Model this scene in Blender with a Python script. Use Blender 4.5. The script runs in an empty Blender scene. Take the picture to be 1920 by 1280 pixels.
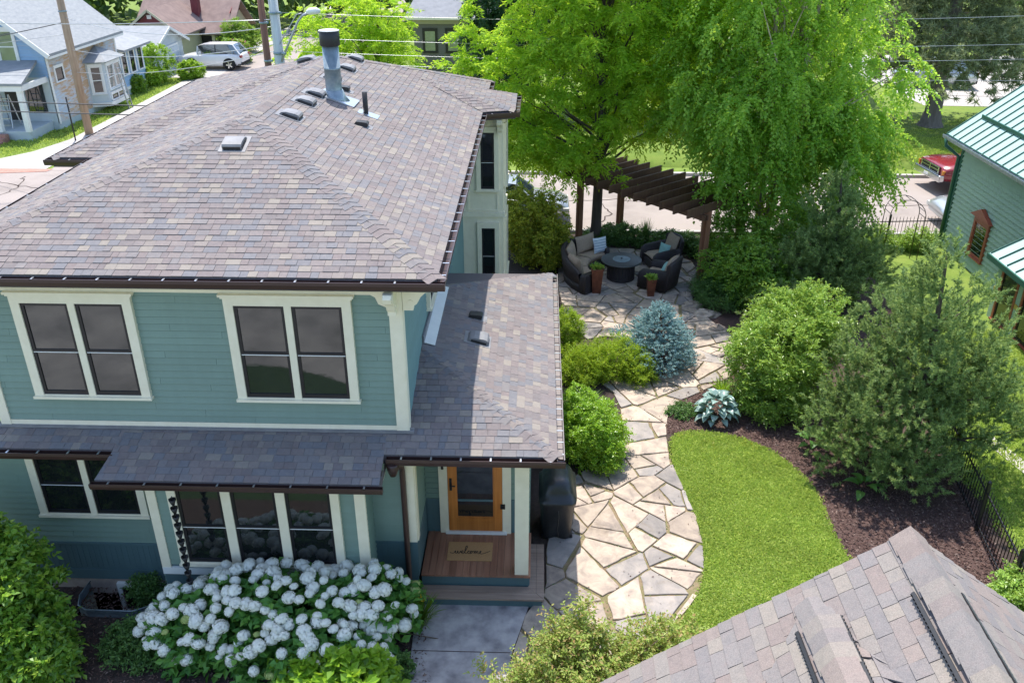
import bpy, math, random
import numpy as np
from mathutils import Vector, Matrix
R = math.radians
rng = np.random.default_rng(7)
random.seed(7)
scene = bpy.context.scene
C = scene.collection

# ------------------------------------------------------------------ camera
FPX, PITCH, YAW, CAMZ = 1639.0, R(27.0), R(1.75), 10.2
cam = bpy.data.cameras.new('camera')
cam.sensor_width = 36.0
cam.lens = FPX / 1920.0 * 36.0
cam.clip_end = 900.0
co = bpy.data.objects.new('camera', cam)
C.objects.link(co)
co.location = (0, 0, CAMZ)
co.rotation_euler = (math.pi / 2 - PITCH, 0, YAW)
scene.camera = co

# ------------------------------------------------------------------ light
SX, SY = 0.105, -0.36             # shadow shift per metre of height
SUN_EL = math.atan2(1.0, math.hypot(SX, SY))
SUN_AZ = math.atan2(-SY, -SX)     # direction towards the sun in the xy plane
world = bpy.data.worlds.new('World')
scene.world = world
world.use_nodes = True
nt = world.node_tree
bg = nt.nodes['Background']
sky = nt.nodes.new('ShaderNodeTexSky')
sky.sky_type = 'NISHITA'
sky.sun_disc = False
sky.sun_elevation = SUN_EL
sky.sun_rotation = math.pi / 2 - SUN_AZ
sky.air_density = 1.0
sky.dust_density = 1.0
nt.links.new(sky.outputs[0], bg.inputs[0])
bg.inputs[1].default_value = 0.15
sl = bpy.data.lights.new('sun', 'SUN')
sl.energy = 3.0
sl.angle = R(0.53)
sl.color = (1.0, 0.95, 0.87)
so = bpy.data.objects.new('sun', sl)
C.objects.link(so)
so.rotation_euler = Vector((SX, SY, -1.0)).to_track_quat('-Z', 'Y').to_euler()
so.location = (-5, 20, 40)
vs = scene.view_settings
vs.view_transform = 'Standard'
vs.look = 'None'
vs.exposure = 1.2
vs.gamma = 1.0
vs.use_curve_mapping = False
scene.cycles.max_bounces = 6
scene.cycles.transparent_max_bounces = 8
scene.cycles.use_adaptive_sampling = True

# ------------------------------------------------------------------ survey helpers (where things stand on the site)
_fw = np.array([-math.sin(YAW) * math.cos(PITCH), math.cos(YAW) * math.cos(PITCH), -math.sin(PITCH)])
_rt = np.array([math.cos(YAW), math.sin(YAW), 0.0])
_up = np.cross(_rt, _fw)
_cp = np.array([0, 0, CAMZ])
def _ray(px, py): return _fw + _rt * (px - 960) / FPX - _up * (py - 640) / FPX
def gz(px, py, z=0.0):
    d = _ray(px, py); return _cp + d * ((z - CAMZ) / d[2])
def gy(px, py, y):
    d = _ray(px, py); return _cp + d * (y / d[1])
def gx(px, py, x):
    d = _ray(px, py); return _cp + d * (x / d[0])

# ------------------------------------------------------------------ materials
MATS = {}
def _base(name):
    m = bpy.data.materials.new(name); m.use_nodes = True
    MATS[name] = m
    t = m.node_tree
    return m, t, t.nodes['Principled BSDF'], t.nodes['Material Output']
def _rand(t):
    g = t.nodes.new('ShaderNodeNewGeometry'); oi = t.nodes.new('ShaderNodeObjectInfo')
    a = t.nodes.new('ShaderNodeMath'); a.operation = 'ADD'
    f = t.nodes.new('ShaderNodeMath'); f.operation = 'FRACT'
    t.links.new(g.outputs['Random Per Island'], a.inputs[0]); t.links.new(oi.outputs['Random'], a.inputs[1])
    t.links.new(a.outputs[0], f.inputs[0])
    return f.outputs[0]
def _ramp(t, fac, cols, mode='LINEAR', lo=0.0, hi=1.0):
    r = t.nodes.new('ShaderNodeValToRGB'); r.color_ramp.interpolation = mode
    e = r.color_ramp.elements
    n = len(cols)
    while len(e) < n: e.new(0.5)
    for i, c in enumerate(cols):
        e[i].position = lo + (hi - lo) * (i / max(1, n - 1) if mode != 'CONSTANT' else i / n)
        e[i].color = (*c, 1)
    t.links.new(fac, r.inputs[0])
    return r.outputs[0]
def _noise(t, scale, detail=4, rough=.6, vec=None, dist=0.0):
    n = t.nodes.new('ShaderNodeTexNoise')
    n.inputs['Scale'].default_value = scale; n.inputs['Detail'].default_value = detail
    n.inputs['Roughness'].default_value = rough; n.inputs['Distortion'].default_value = dist
    if vec is None:
        g = t.nodes.new('ShaderNodeNewGeometry'); vec = g.outputs['Position']
    t.links.new(vec, n.inputs['Vector'])
    return n.outputs[0]
def _stretch(t, sx, sy, sz):
    g = t.nodes.new('ShaderNodeNewGeometry'); v = t.nodes.new('ShaderNodeVectorMath'); v.operation = 'MULTIPLY'
    v.inputs[1].default_value = (sx, sy, sz); t.links.new(g.outputs['Position'], v.inputs[0]); return v.outputs[0]
def _mix(t, a, b, fac, mode='MIX'):
    m = t.nodes.new('ShaderNodeMix'); m.data_type = 'RGBA'; m.blend_type = mode
    for s, v in ((0, fac), (6, a), (7, b)):
        if isinstance(v, (int, float)): m.inputs[s].default_value = v
        elif isinstance(v, tuple): m.inputs[s].default_value = (*v, 1)
        else: t.links.new(v, m.inputs[s])
    return m.outputs[2]
def _bump(t, p, fac, strength, dist=.01):
    b = t.nodes.new('ShaderNodeBump'); b.inputs['Strength'].default_value = strength; b.inputs['Distance'].default_value = dist
    t.links.new(fac, b.inputs['Height']); t.links.new(b.outputs[0], p.inputs['Normal'])
def _value(t, col, fac, lo, hi):
    mr = t.nodes.new('ShaderNodeMapRange'); mr.inputs[3].default_value = lo; mr.inputs[4].default_value = hi
    t.links.new(fac, mr.inputs[0])
    h = t.nodes.new('ShaderNodeHueSaturation'); t.links.new(mr.outputs[0], h.inputs['Value'])
    if isinstance(col, tuple): h.inputs['Color'].default_value = (*col, 1)
    else: t.links.new(col, h.inputs['Color'])
    return h.outputs[0]
def pm(name, cols, rough=.7, scale=3.0, lo=.3, hi=.7, rnd=0.0, bump=0.0, bscale=60, metal=0.0, spec=.5, coat=0.0, detail=5, st=None):
    m, t, p, o = _base(name)
    if isinstance(cols[0], (int, float)): cols = [tuple(c * .9 for c in cols), tuple(min(1, c * 1.08) for c in cols)]
    vec = _stretch(t, *st) if st else None
    c = _ramp(t, _noise(t, scale, detail, vec=vec), cols, lo=lo, hi=hi)
    if rnd: c = _value(t, c, _rand(t), 1 - rnd, 1 + rnd)
    t.links.new(c, p.inputs['Base Color'])
    p.inputs['Roughness'].default_value = rough; p.inputs['Metallic'].default_value = metal
    p.inputs['Specular IOR Level'].default_value = spec
    if coat: p.inputs['Coat Weight'].default_value = coat; p.inputs['Coat Roughness'].default_value = .05
    if bump: _bump(t, p, _noise(t, bscale, 4, vec=vec), bump)
    return m
def leafm(name, cols, trans=.35, tcol=None, rough=.45, spec=.35, nscale=.0, gain=1.08):
    m, t, p, o = _base(name)
    c = _ramp(t, _rand(t), cols)
    if nscale:
        c = _value(t, c, _noise(t, nscale * 1.6, 4), .72 * gain, 1.62 * gain)
    elif gain != 1: c = _mix(t, c, (gain, gain, gain), 1.0, 'MULTIPLY')
    t.links.new(c, p.inputs['Base Color'])
    p.inputs['Roughness'].default_value = rough; p.inputs['Specular IOR Level'].default_value = spec
    tr = t.nodes.new('ShaderNodeBsdfTranslucent')
    tc = _mix(t, c, tcol or (.5, .6, .08), .65, 'MIX')
    t.links.new(tc, tr.inputs[0])
    mx = t.nodes.new('ShaderNodeMixShader'); mx.inputs[0].default_value = trans
    t.links.new(p.outputs[0], mx.inputs[1]); t.links.new(tr.outputs[0], mx.inputs[2])
    t.links.new(mx.outputs[0], o.inputs[0])
    return m

# ------------------------------------------------------------------ objects
WL = {}
def _props(o, label=None, cat=None, group=None, kind=None):
    if label: o['label'] = label
    if cat: o['category'] = cat
    if group: o['group'] = group
    if kind: o['kind'] = kind
    return o
def root(name, loc, label, cat, group=None, rz=0.0):
    o = bpy.data.objects.new(name, None); C.objects.link(o)
    o.empty_display_size = .2
    o.location = loc; o.rotation_euler = (0, 0, rz)
    WL[o.name] = np.array(loc, float)
    return _props(o, label, cat, group)
def mesh_obj(name, me, parent=None, loc=(0, 0, 0), label=None, cat=None, group=None, kind=None):
    o = bpy.data.objects.new(name, me); C.objects.link(o)
    o.location = loc
    if parent: o.parent = parent
    WL[o.name] = np.array(loc, float) + (WL.get(parent.name, np.zeros(3)) if parent else 0)
    return _props(o, label, cat, group, kind)
def np_mesh(name, V, F, mat, smooth=False):
    """V (n,3); F (m,k) equal sized faces"""
    me = bpy.data.meshes.new(name)
    V = np.asarray(V, np.float32); F = np.asarray(F, np.int32)
    m, k = F.shape
    me.vertices.add(len(V)); me.vertices.foreach_set('co', V.ravel())
    me.loops.add(m * k); me.loops.foreach_set('vertex_index', F.ravel())
    me.polygons.add(m); me.polygons.foreach_set('loop_start', np.arange(0, m * k, k, dtype=np.int32))
    me.polygons.foreach_set('loop_total', np.full(m, k, np.int32))
    me.polygons.foreach_set('use_smooth', np.full(m, bool(smooth)))
    me.materials.append(mat)
    me.update(); me.validate()
    return me

class MB:
    def __init__(s): s.v = []; s.f = []; s.sm = []
    def add(s, vs, fs, smooth=False):
        b = len(s.v); s.v += [tuple(map(float, q)) for q in vs]
        for f in fs: s.f.append(tuple(i + b for i in f)); s.sm.append(smooth)
        return s
    def box(s, x0, x1, y0, y1, z0, z1):
        return s.add([(x0, y0, z0), (x1, y0, z0), (x1, y1, z0), (x0, y1, z0), (x0, y0, z1), (x1, y0, z1), (x1, y1, z1), (x0, y1, z1)],
                     [(3, 2, 1, 0), (4, 5, 6, 7), (0, 1, 5, 4), (1, 2, 6, 5), (2, 3, 7, 6), (3, 0, 4, 7)])
    def obox(s, c, ux, uy, uz):
        c, ux, uy, uz = (np.asarray(q, float) for q in (c, ux, uy, uz))
        vs = [c + a * ux + b * uy + d * uz for d in (-1, 1) for a, b in ((-1, -1), (1, -1), (1, 1), (-1, 1))]
        return s.add(vs, [(3, 2, 1, 0), (4, 5, 6, 7), (0, 1, 5, 4), (1, 2, 6, 5), (2, 3, 7, 6), (3, 0, 4, 7)])
    def bar(s, a, b, w, h, up=(0, 0, 1)):
        a, b, up = np.asarray(a, float), np.asarray(b, float), np.asarray(up, float)
        d = b - a; L = np.linalg.norm(d); d /= L
        sd = np.cross(d, up); n = np.linalg.norm(sd)
        sd = sd / n if n > 1e-6 else np.array([1., 0, 0])
        u = np.cross(sd, d)
        return s.obox((a + b) / 2, d * L / 2, sd * w / 2, u * h / 2)
    def tube(s, pts, rad, n=8, cap=True):
        pts = [np.asarray(p, float) for p in pts]
        if isinstance(rad, (int, float)): rad = [rad] * len(pts)
        b = len(s.v); ref = np.array([0, 0, 1.0])
        for i, p in enumerate(pts):
            d = pts[min(i + 1, len(pts) - 1)] - pts[max(i - 1, 0)]
            d = d / (np.linalg.norm(d) + 1e-9)
            x = np.cross(d, ref if abs(d[2]) < .95 else np.array([1., 0, 0])); x /= np.linalg.norm(x) + 1e-9
            y = np.cross(d, x)
            for k in range(n):
                a = 2 * math.pi * k / n
                s.v.append(tuple(p + (x * math.cos(a) + y * math.sin(a)) * rad[i]))
        for i in range(len(pts) - 1):
            for k in range(n):
                s.f.append((b + i * n + k, b + i * n + (k + 1) % n, b + (i + 1) * n + (k + 1) % n, b + (i + 1) * n + k)); s.sm.append(True)
        if cap:
            s.f.append(tuple(b + k for k in range(n))[::-1]); s.sm.append(False)
            e = b + (len(pts) - 1) * n
            s.f.append(tuple(e + k for k in range(n))); s.sm.append(False)
        return s
    def prism(s, poly, dvec):
        """poly: list of 3D points (planar), extruded by dvec"""
        n = len(poly); d = np.asarray(dvec, float)
        vs = [np.asarray(p, float) for p in poly] + [np.asarray(p, float) + d for p in poly]
        fs = [tuple(range(n))[::-1], tuple(range(n, 2 * n))] + [(i, (i + 1) % n, n + (i + 1) % n, n + i) for i in range(n)]
        return s.add(vs, fs)
    def lathe(s, prof, c, n=24, cap=True):
        b = len(s.v)
        for r, z in prof:
            for k in range(n):
                a = 2 * math.pi * k / n
                s.v.append((c[0] + r * math.cos(a), c[1] + r * math.sin(a), c[2] + z))
        for i in range(len(prof) - 1):
            for k in range(n):
                s.f.append((b + i * n + k, b + i * n + (k + 1) % n, b + (i + 1) * n + (k + 1) % n, b + (i + 1) * n + k)); s.sm.append(True)
        if cap:
            s.f.append(tuple(b + k for k in range(n))[::-1]); s.sm.append(False)
            e = b + (len(prof) - 1) * n
            s.f.append(tuple(e + k for k in range(n))); s.sm.append(False)
        return s
    def grid(s, P, closed=False, smooth=True):
        """P: list of rows of points"""
        b = len(s.v); m = len(P[0])
        for row in P:
            for q in row: s.v.append(tuple(map(float, q)))
        for i in range(len(P) - 1):
            for j in range(m if closed else m - 1):
                s.f.append((b + i * m + j, b + i * m + (j + 1) % m, b + (i + 1) * m + (j + 1) % m, b + (i + 1) * m + j)); s.sm.append(smooth)
        return s
    def mesh(s, name, mat, off=(0, 0, 0)):
        me = bpy.data.meshes.new(name)
        me.from_pydata([(a - off[0], b - off[1], c - off[2]) for a, b, c in s.v], [], s.f)
        if any(s.sm): me.polygons.foreach_set('use_smooth', s.sm)
        me.materials.append(mat); me.update()
        return me
    def build(s, name, mat, parent=None, local=False, bevel=0.0, **kw):
        off = (0, 0, 0) if (local or parent is None) else WL[parent.name]
        mat = MATS[mat] if isinstance(mat, str) else mat
        o = mesh_obj(name, s.mesh(name, mat, off), parent, **kw)
        if bevel:
            bv = o.modifiers.new('bevel', 'BEVEL'); bv.width = bevel; bv.segments = 2; bv.limit_method = 'ANGLE'; bv.angle_limit = R(40)
        return o
def one(name, mb, mat, label, cat, group=None, base=None, **kw):
    """a thing that is a single mesh, with its origin at its base"""
    v = np.array(mb.v)
    if base is None: base = np.array([(v[:, 0].min() + v[:, 0].max()) / 2, (v[:, 1].min() + v[:, 1].max()) / 2, v[:, 2].min()])
    mat = MATS[mat] if isinstance(mat, str) else mat
    return mesh_obj(name, mb.mesh(name, mat, base), None, tuple(base), label, cat, group, **kw)
def copy_tree(o, parent=None, **kw):
    c = o.copy(); C.objects.link(c)
    c.parent = parent
    for k, v in kw.items(): c[k] = v
    for ch in [q for q in bpy.data.objects if q.parent == o]: copy_tree(ch, c)
    return c
def nrm(a):
    a = np.asarray(a, float); return a / (np.linalg.norm(a, axis=-1, keepdims=True) + 1e-9)

# ------------------------------------------------------------------ leaf clouds
def leaf_mesh(name, P, D, L, W, mat, fold=.25, jit=.5, up=None):
    """rhombic leaves at P pointing along D; L, W arrays or floats"""
    n = len(P); P = np.asarray(P, float)
    D = nrm(D + rng.normal(0, jit, (n, 3)))
    u = rng.normal(0, 1, (n, 3)) if up is None else np.asarray(up, float) + rng.normal(0, .55, (n, 3))
    S = nrm(np.cross(D, u)); N = np.cross(S, D)
    L = (np.full(n, L) if np.isscalar(L) else L)[:, None] * rng.uniform(.7, 1.25, (n, 1))
    W = (np.full(n, W) if np.isscalar(W) else W)[:, None] * rng.uniform(.75, 1.2, (n, 1))
    V = np.empty((n, 4, 3))
    V[:, 0] = P; V[:, 1] = P + D * L * .48 + S * W * .5 + N * W * fold
    V[:, 2] = P + D * L - N * L * .12; V[:, 3] = P + D * L * .48 - S * W * .5 + N * W * fold
    F = np.arange(n * 4).reshape(n, 4)
    return np_mesh(name, V.reshape(-1, 3), F, mat)
def needle_mesh(name, P, D, L, W, mat, jit=.1):
    n = len(P); D = nrm(D + rng.normal(0, jit, (n, 3)))
    S = nrm(np.cross(D, rng.normal(0, 1, (n, 3))))
    L = (np.full(n, L) if np.isscalar(L) else L)[:, None] * rng.uniform(.75, 1.2, (n, 1))
    V = np.empty((n, 3, 3))
    V[:, 0] = P - S * W * .5; V[:, 1] = P + S * W * .5; V[:, 2] = P + D * L
    return np_mesh(name, V.reshape(-1, 3), np.arange(n * 3).reshape(n, 3), mat)
def lump(P, k=1.0, seed=0):
    """cheap smooth noise in [-1,1] on points"""
    r = np.random.default_rng(seed); s = 0
    for i in range(5):
        w = r.normal(0, 1, 3) * k * (1 + .6 * i); s = s + np.sin(P @ w + r.uniform(0, 6.28)) / (1 + .5 * i)
    return s / 2.6
# ------------------------------------------------------------------ material library
def shingle_mat(name, cols, vmul=1.0, gran=260, mute=1.1):
    m, t, p, o = _base(name)
    av = tuple(sum(q[i] for q in cols) / len(cols) for i in range(3))
    cols = [tuple(av[i] + (q[i] - av[i]) * mute for i in range(3)) for q in cols]
    c = _ramp(t, _rand(t), cols, 'CONSTANT')
    c = _mix(t, c, _ramp(t, _noise(t, 17, 3, .6), [tuple(k * .82 for k in cols[0]), cols[1], tuple(k * 1.22 for k in cols[2])], lo=.3, hi=.7), .30)
    c = _value(t, c, _noise(t, gran, 2, .7), .5, 1.5)
    c = _value(t, c, _noise(t, 1.1, 3), .88 * vmul, 1.12 * vmul)
    c = _mix(t, c, (1.0, .972, .935), 1.0, 'MULTIPLY')
    t.links.new(c, p.inputs['Base Color']); p.inputs['Roughness'].default_value = .93; p.inputs['Specular IOR Level'].default_value = .25
    _bump(t, p, _noise(t, gran * 1.3, 2), .35, .004)
    return m
SH = [(.190, .163, .163), (.170, .170, .185), (.215, .185, .178), (.178, .152, .152), (.262, .235, .205), (.188, .176, .18), (.160, .162, .18),
      (.205, .178, .174), (.170, .150, .150), (.235, .205, .188), (.195, .182, .184), (.195, .162, .158)]
shingle_mat('shingle', SH, 1.02)
shingle_mat('garage_shingle', [(.20, .19, .20), (.27, .25, .23), (.235, .18, .17), (.18, .18, .20), (.31, .28, .24), (.24, .20, .195), (.21, .205, .215), (.28, .22, .20)], gran=120, vmul=.9, mute=.62)
pm('roof_deck', (.12, .105, .11), .95)
def siding_mat(name, col, rough=.55):
    m, t, p, o = _base(name)
    n = _noise(t, 30, 5, vec=_stretch(t, .12, .12, 1.6))
    c = _value(t, col, n, .9, 1.1)
    c = _value(t, c, _noise(t, .8, 3), .9, 1.1)
    c = _value(t, c, _rand(t), .965, 1.035)
    c = _value(t, c, _noise(t, 5, 5, .7, vec=_stretch(t, 1.2, 1.2, .16)), .90, 1.09)
    t.links.new(c, p.inputs['Base Color']); p.inputs['Roughness'].default_value = rough
    _bump(t, p, n, .2, .005)
    return m
siding_mat('siding', (.182, .270, .226))
siding_mat('siding_side', (.155, .262, .255), .8)
siding_mat('wainscot', (.085, .15, .165))
siding_mat('green_siding', (.30, .41, .32))
siding_mat('blue_siding', (.27, .42, .62))
siding_mat('olive_siding', (.16, .15, .105))
siding_mat('tan_siding', (.42, .39, .27))
pm('grey_siding', (.50, .56, .60), .6, 1.5)
def peeling():
    m, t, p, o = _base('peeling_paint')
    n = _noise(t, 2.2, 8, .75, vec=_stretch(t, .5, .8, 5.0))
    big = _noise(t, .45, 3, .5)
    s = t.nodes.new('ShaderNodeMath'); s.operation = 'MULTIPLY_ADD'; s.inputs[1].default_value = .8
    t.links.new(big, s.inputs[0]); t.links.new(n, s.inputs[2])
    c = _ramp(t, s.outputs[0], [(.50, .60, .72), (.48, .57, .68), (.55, .45, .38), (.50, .33, .2)], lo=.62, hi=1.22)
    t.links.new(c, p.inputs['Base Color']); p.inputs['Roughness'].default_value = .8
peeling()
pm('cream_trim', [(.79, .72, .54), (.86, .79, .61)], .45, 6)
pm('white_trim', [(.72, .73, .70), (.80, .80, .77)], .45, 4)
pm('white_paint', [(.70, .71, .70), (.80, .80, .78)], .5, 2)
pm('brown_gutter', (.055, .028, .024), .35, 2, spec=.5)
pm('silver_metal', (.55, .57, .6), .35, 4, metal=.9)
pm('galvanised', [(.20, .26, .30), (.33, .40, .44)], .5, 9, metal=.6)
pm('black_metal', (.012, .012, .014), .45, 3)
pm('vent_metal', [(.17, .17, .18), (.24, .24, .25)], .6, 6, metal=.1)
pm('sunlit_gutter', [(.17, .145, .14), (.24, .21, .20)], .5, 5)  # brown gutter metal with the sunlight painted into a lighter colour
pm('dark_plastic', (.02, .02, .022), .55, 5)
pm('sash_dark', (.014, .013, .016), .35, 5)
pm('screen_grey', (.09, .09, .10), .5)
def glass(name, tint=(.018, .022, .024), spec=1.0, refl=.12):
    m, t, p, o = _base(name)
    c = _value(t, tint, _noise(t, 1.7, 2), .5, 1.6)
    t.links.new(c, p.inputs['Base Color']); p.inputs['Roughness'].default_value = .03
    p.inputs['Specular IOR Level'].default_value = spec
    g = t.nodes.new('ShaderNodeBsdfGlossy'); g.inputs['Roughness'].default_value = .02; g.inputs['Color'].default_value = (.9, .92, .9, 1)
    gb = t.nodes.new('ShaderNodeBump'); gb.inputs['Strength'].default_value = .12; gb.inputs['Distance'].default_value = .02; t.links.new(_noise(t, 1.6, 3, dist=.5), gb.inputs['Height']); t.links.new(gb.outputs[0], g.inputs['Normal'])
    mx = t.nodes.new('ShaderNodeMixShader'); mx.inputs[0].default_value = refl
    t.links.new(p.outputs[0], mx.inputs[1]); t.links.new(g.outputs[0], mx.inputs[2]); t.links.new(mx.outputs[0], o.inputs[0])
    _bump(t, p, _noise(t, .9, 2), .03, .02)
glass('glass', (.012, .014, .015), .8, .06)
glass('glass_curtain', (.16, .18, .17), 1.0, .12)
glass('car_glass', (.02, .03, .04), 1.0, .15)
def wood(name, c1, c2, axis, rough=.45, sc=14):
    m, t, p, o = _base(name)
    st = {'x': (.06, 1, 1), 'y': (1, .06, 1), 'z': (1, 1, .06)}[axis]
    n = _noise(t, sc, 6, .6, vec=_stretch(t, *st))
    c = _ramp(t, n, [c1, c2], lo=.3, hi=.7)
    c = _value(t, c, _rand(t), .82, 1.18)
    c = _value(t, c, _noise(t, 2.5, 3), .8, 1.2)
    t.links.new(c, p.inputs['Base Color']); p.inputs['Roughness'].default_value = rough
    _bump(t, p, n, .15, .004)
wood('door_wood', (.40, .13, .025), (.56, .21, .05), 'z', .3)
wood('deck_wood', (.24, .105, .062), (.36, .18, .11), 'y', .5)
wood('step_wood', (.20, .135, .10), (.36, .27, .21), 'x', .7)
wood('pergola_wood', (.085, .042, .024), (.15, .075, .04), 'z', .7)
wood('cedar_wood', (.22, .09, .045), (.33, .15, .075), 'z', .6)
wood('pole_wood', (.30, .20, .14), (.46, .34, .25), 'z', .9)
wood('pole_brown', (.16, .08, .06), (.26, .14, .10), 'z', .9)
wood('pole_grey', (.36, .38, .39), (.52, .54, .54), 'z', .9)
wood('bark', (.055, .042, .034), (.11, .085, .07), 'z', .95, 9)
wood('bark_grey', (.13, .11, .10), (.24, .21, .19), 'z', .95, 9)
wood('bark_birch', (.30, .22, .17), (.55, .47, .40), 'z', .9, 7)
wood('twig', (.10, .07, .05), (.17, .12, .09), 'z', .9)
pm('mat_coir', [(.36, .19, .075), (.50, .29, .13)], .95, 90, bump=.4, bscale=160)
pm('ink', (.02, .016, .014), .8)
pm('stone_wall', [(.30, .24, .21), (.44, .36, .31)], .9, 6, bump=.5, bscale=25)
# ground
def flag_mat(name, cols):
    m, t, p, o = _base(name)
    n1 = _noise(t, 3.2, 8, .62, dist=.6)
    c = _ramp(t, n1, cols, lo=.32, hi=.72)
    c = _value(t, c, _rand(t), .74, 1.16)
    vein = _noise(t, 1.4, 10, .75, dist=2.2)
    c = _value(t, c, vein, .70, 1.26)
    c = _mix(t, c, (.17, .125, .075), _ramp(t, _noise(t, 2.1, 7, .7, dist=.8), [(0, 0, 0), (.55, .55, .55)], lo=.56, hi=.74))
    t.links.new(c, p.inputs['Base Color']); p.inputs['Roughness'].default_value = .85
    _bump(t, p, n1, .5, .02)
flag_mat('flagstone', [(.25, .205, .175), (.36, .29, .235), (.475, .385, .30), (.40, .325, .26)])
flag_mat('flagstone_grey', [(.22, .20, .19), (.31, .275, .25), (.41, .35, .30)])
pm('joint_sand', [(.17, .12, .07), (.25, .185, .115), (.16, .15, .06), (.27, .20, .13)], .98, 7, bump=.8, bscale=120)
pm('concrete_walk', [(.19, .175, .18), (.35, .325, .32), (.50, .465, .44)], .75, 3.2, bump=.7, bscale=16, detail=9)
pm('soil', [(.035, .024, .02), (.07, .048, .04)], .98, 14, bump=.8, bscale=60)
pm('mulch_ground', [(.055, .03, .025), (.10, .06, .05)], .98, 30, bump=1.0, bscale=70)
pm('grass_ground', [(.13, .17, .035), (.17, .24, .045)], .98, 5, bump=.9, bscale=90)
pm('far_grass', [(.10, .16, .022), (.15, .22, .03), (.18, .235, .04)], .98, 1.6, bump=1.0, bscale=45, detail=8)
pm('added_reflect_ground', [(.018, .04, .012), (.035, .065, .018)], .95, 6, bump=.8, bscale=40)  # dark green for the ground that only shows mirrored in the windows
pm('asphalt', [(.225, .19, .172), (.31, .265, .24), (.335, .285, .26)], .92, .5, bump=.3, bscale=90, detail=8)
pm('concrete', [(.36, .335, .315), (.47, .44, .41)], .9, 2.0, bump=.2, bscale=50)
pm('brick_strip', [(.36, .17, .13), (.46, .25, .20)], .9, 6)
pm('gravel_grey', [(.13, .125, .115), (.26, .245, .23), (.36, .34, .31)], .95, .55, bump=.2, bscale=10, detail=9)
m, t, p, o = _base('mulch_chip')
t.links.new(_ramp(t, _rand(t), [(.045, .022, .018), (.11, .058, .047), (.17, .105, .085), (.075, .038, .03), (.26, .19, .16)]), p.inputs['Base Color']); p.inputs['Roughness'].default_value = .95
# leaves
leafm('grass_blade', [(.15, .245, .04), (.26, .36, .07), (.46, .51, .13)], .45, (.56, .68, .12), .6, .2, nscale=.7)
leafm('locust_leaf', [(.11, .25, .022), (.20, .37, .032), (.34, .49, .045)], .6, (.74, .88, .06), nscale=.5, gain=1.2)
leafm('birch_leaf', [(.09, .21, .03), (.16, .32, .045), (.27, .42, .07)], .58, (.68, .84, .08), .4, .4, nscale=.7, gain=1.2)
leafm('dark_leaf', [(.018, .06, .025), (.03, .085, .03), (.05, .11, .03)], .25, (.12, .25, .04), nscale=.5)
leafm('wood_leaf', [(.03, .065, .022), (.06, .11, .03), (.11, .18, .04)], .25, (.2, .3, .04), nscale=.25)
leafm('hydrangea_leaf', [(.05, .15, .03), (.075, .20, .035), (.12, .26, .045)], .3, (.25, .45, .05), nscale=1.5)
leafm('viburnum_leaf', [(.07, .17, .025), (.12, .25, .03), (.18, .32, .035), (.27, .38, .05)], .4, (.45, .6, .05), .35, .5, nscale=1.2)
leafm('yellow_shrub_leaf', [(.13, .24, .04), (.21, .34, .055), (.29, .41, .08)], .42, (.5, .6, .08), .35, .5, nscale=1.0)
leafm('box_leaf', [(.12, .25, .02), (.19, .34, .028), (.28, .43, .04)], .4, (.5, .65, .04), .35, .5, nscale=2.0)
leafm('yew_leaf', [(.13, .24, .018), (.22, .34, .024), (.34, .44, .03)], .4, (.5, .55, .03), nscale=1.6)
leafm('gold_leaf', [(.13, .22, .025), (.26, .31, .035), (.45, .43, .05)], .4, (.55, .5, .05), nscale=1.0)
leafm('rose_leaf', [(.17, .26, .05), (.26, .35, .075), (.34, .40, .11), (.38, .24, .12)], .42, (.5, .5, .1), nscale=2.0)
leafm('pine_needle', [(.095, .165, .06), (.165, .25, .085), (.29, .37, .13)], .38, (.45, .55, .14), .5, .3, nscale=.9)
leafm('spruce_needle', [(.13, .165, .085), (.20, .24, .125), (.29, .33, .17)], .35, (.35, .4, .16), .5, .3, nscale=.5)
leafm('blue_needle', [(.15, .27, .28), (.27, .41, .41), (.43, .56, .54)], .2, (.4, .55, .5), .5, .3, nscale=2.0)
leafm('hosta_leaf', [(.16, .27, .25), (.24, .36, .33), (.32, .43, .39)], .2, (.3, .5, .3), .35, .6, gain=1.0)
leafm('hosta_green', [(.06, .16, .03), (.10, .22, .04)], .3, (.3, .5, .08))
leafm('strap_leaf', [(.06, .14, .02), (.10, .21, .025), (.16, .28, .03)], .35, (.4, .55, .05))
leafm('cover_leaf', [(.045, .11, .03), (.075, .15, .035), (.11, .20, .045)], .25, (.2, .35, .05), nscale=1.5)
leafm('petal_white', [(.84, .84, .74), (.90, .90, .82), (.92, .91, .82)], .25, (.75, .8, .7), .6, .2, gain=1.0)
leafm('petal_lime', [(.42, .50, .16), (.55, .62, .25)], .3, (.6, .7, .3), .6, .2, gain=1.0)
leafm('petal_yellow', [(.75, .48, .02), (.85, .6, .04)], .3, (.8, .6, .05), gain=1.0)
leafm('petal_pink', [(.75, .30, .25), (.8, .42, .36)], .3, (.8, .4, .3), gain=1.0)
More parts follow.
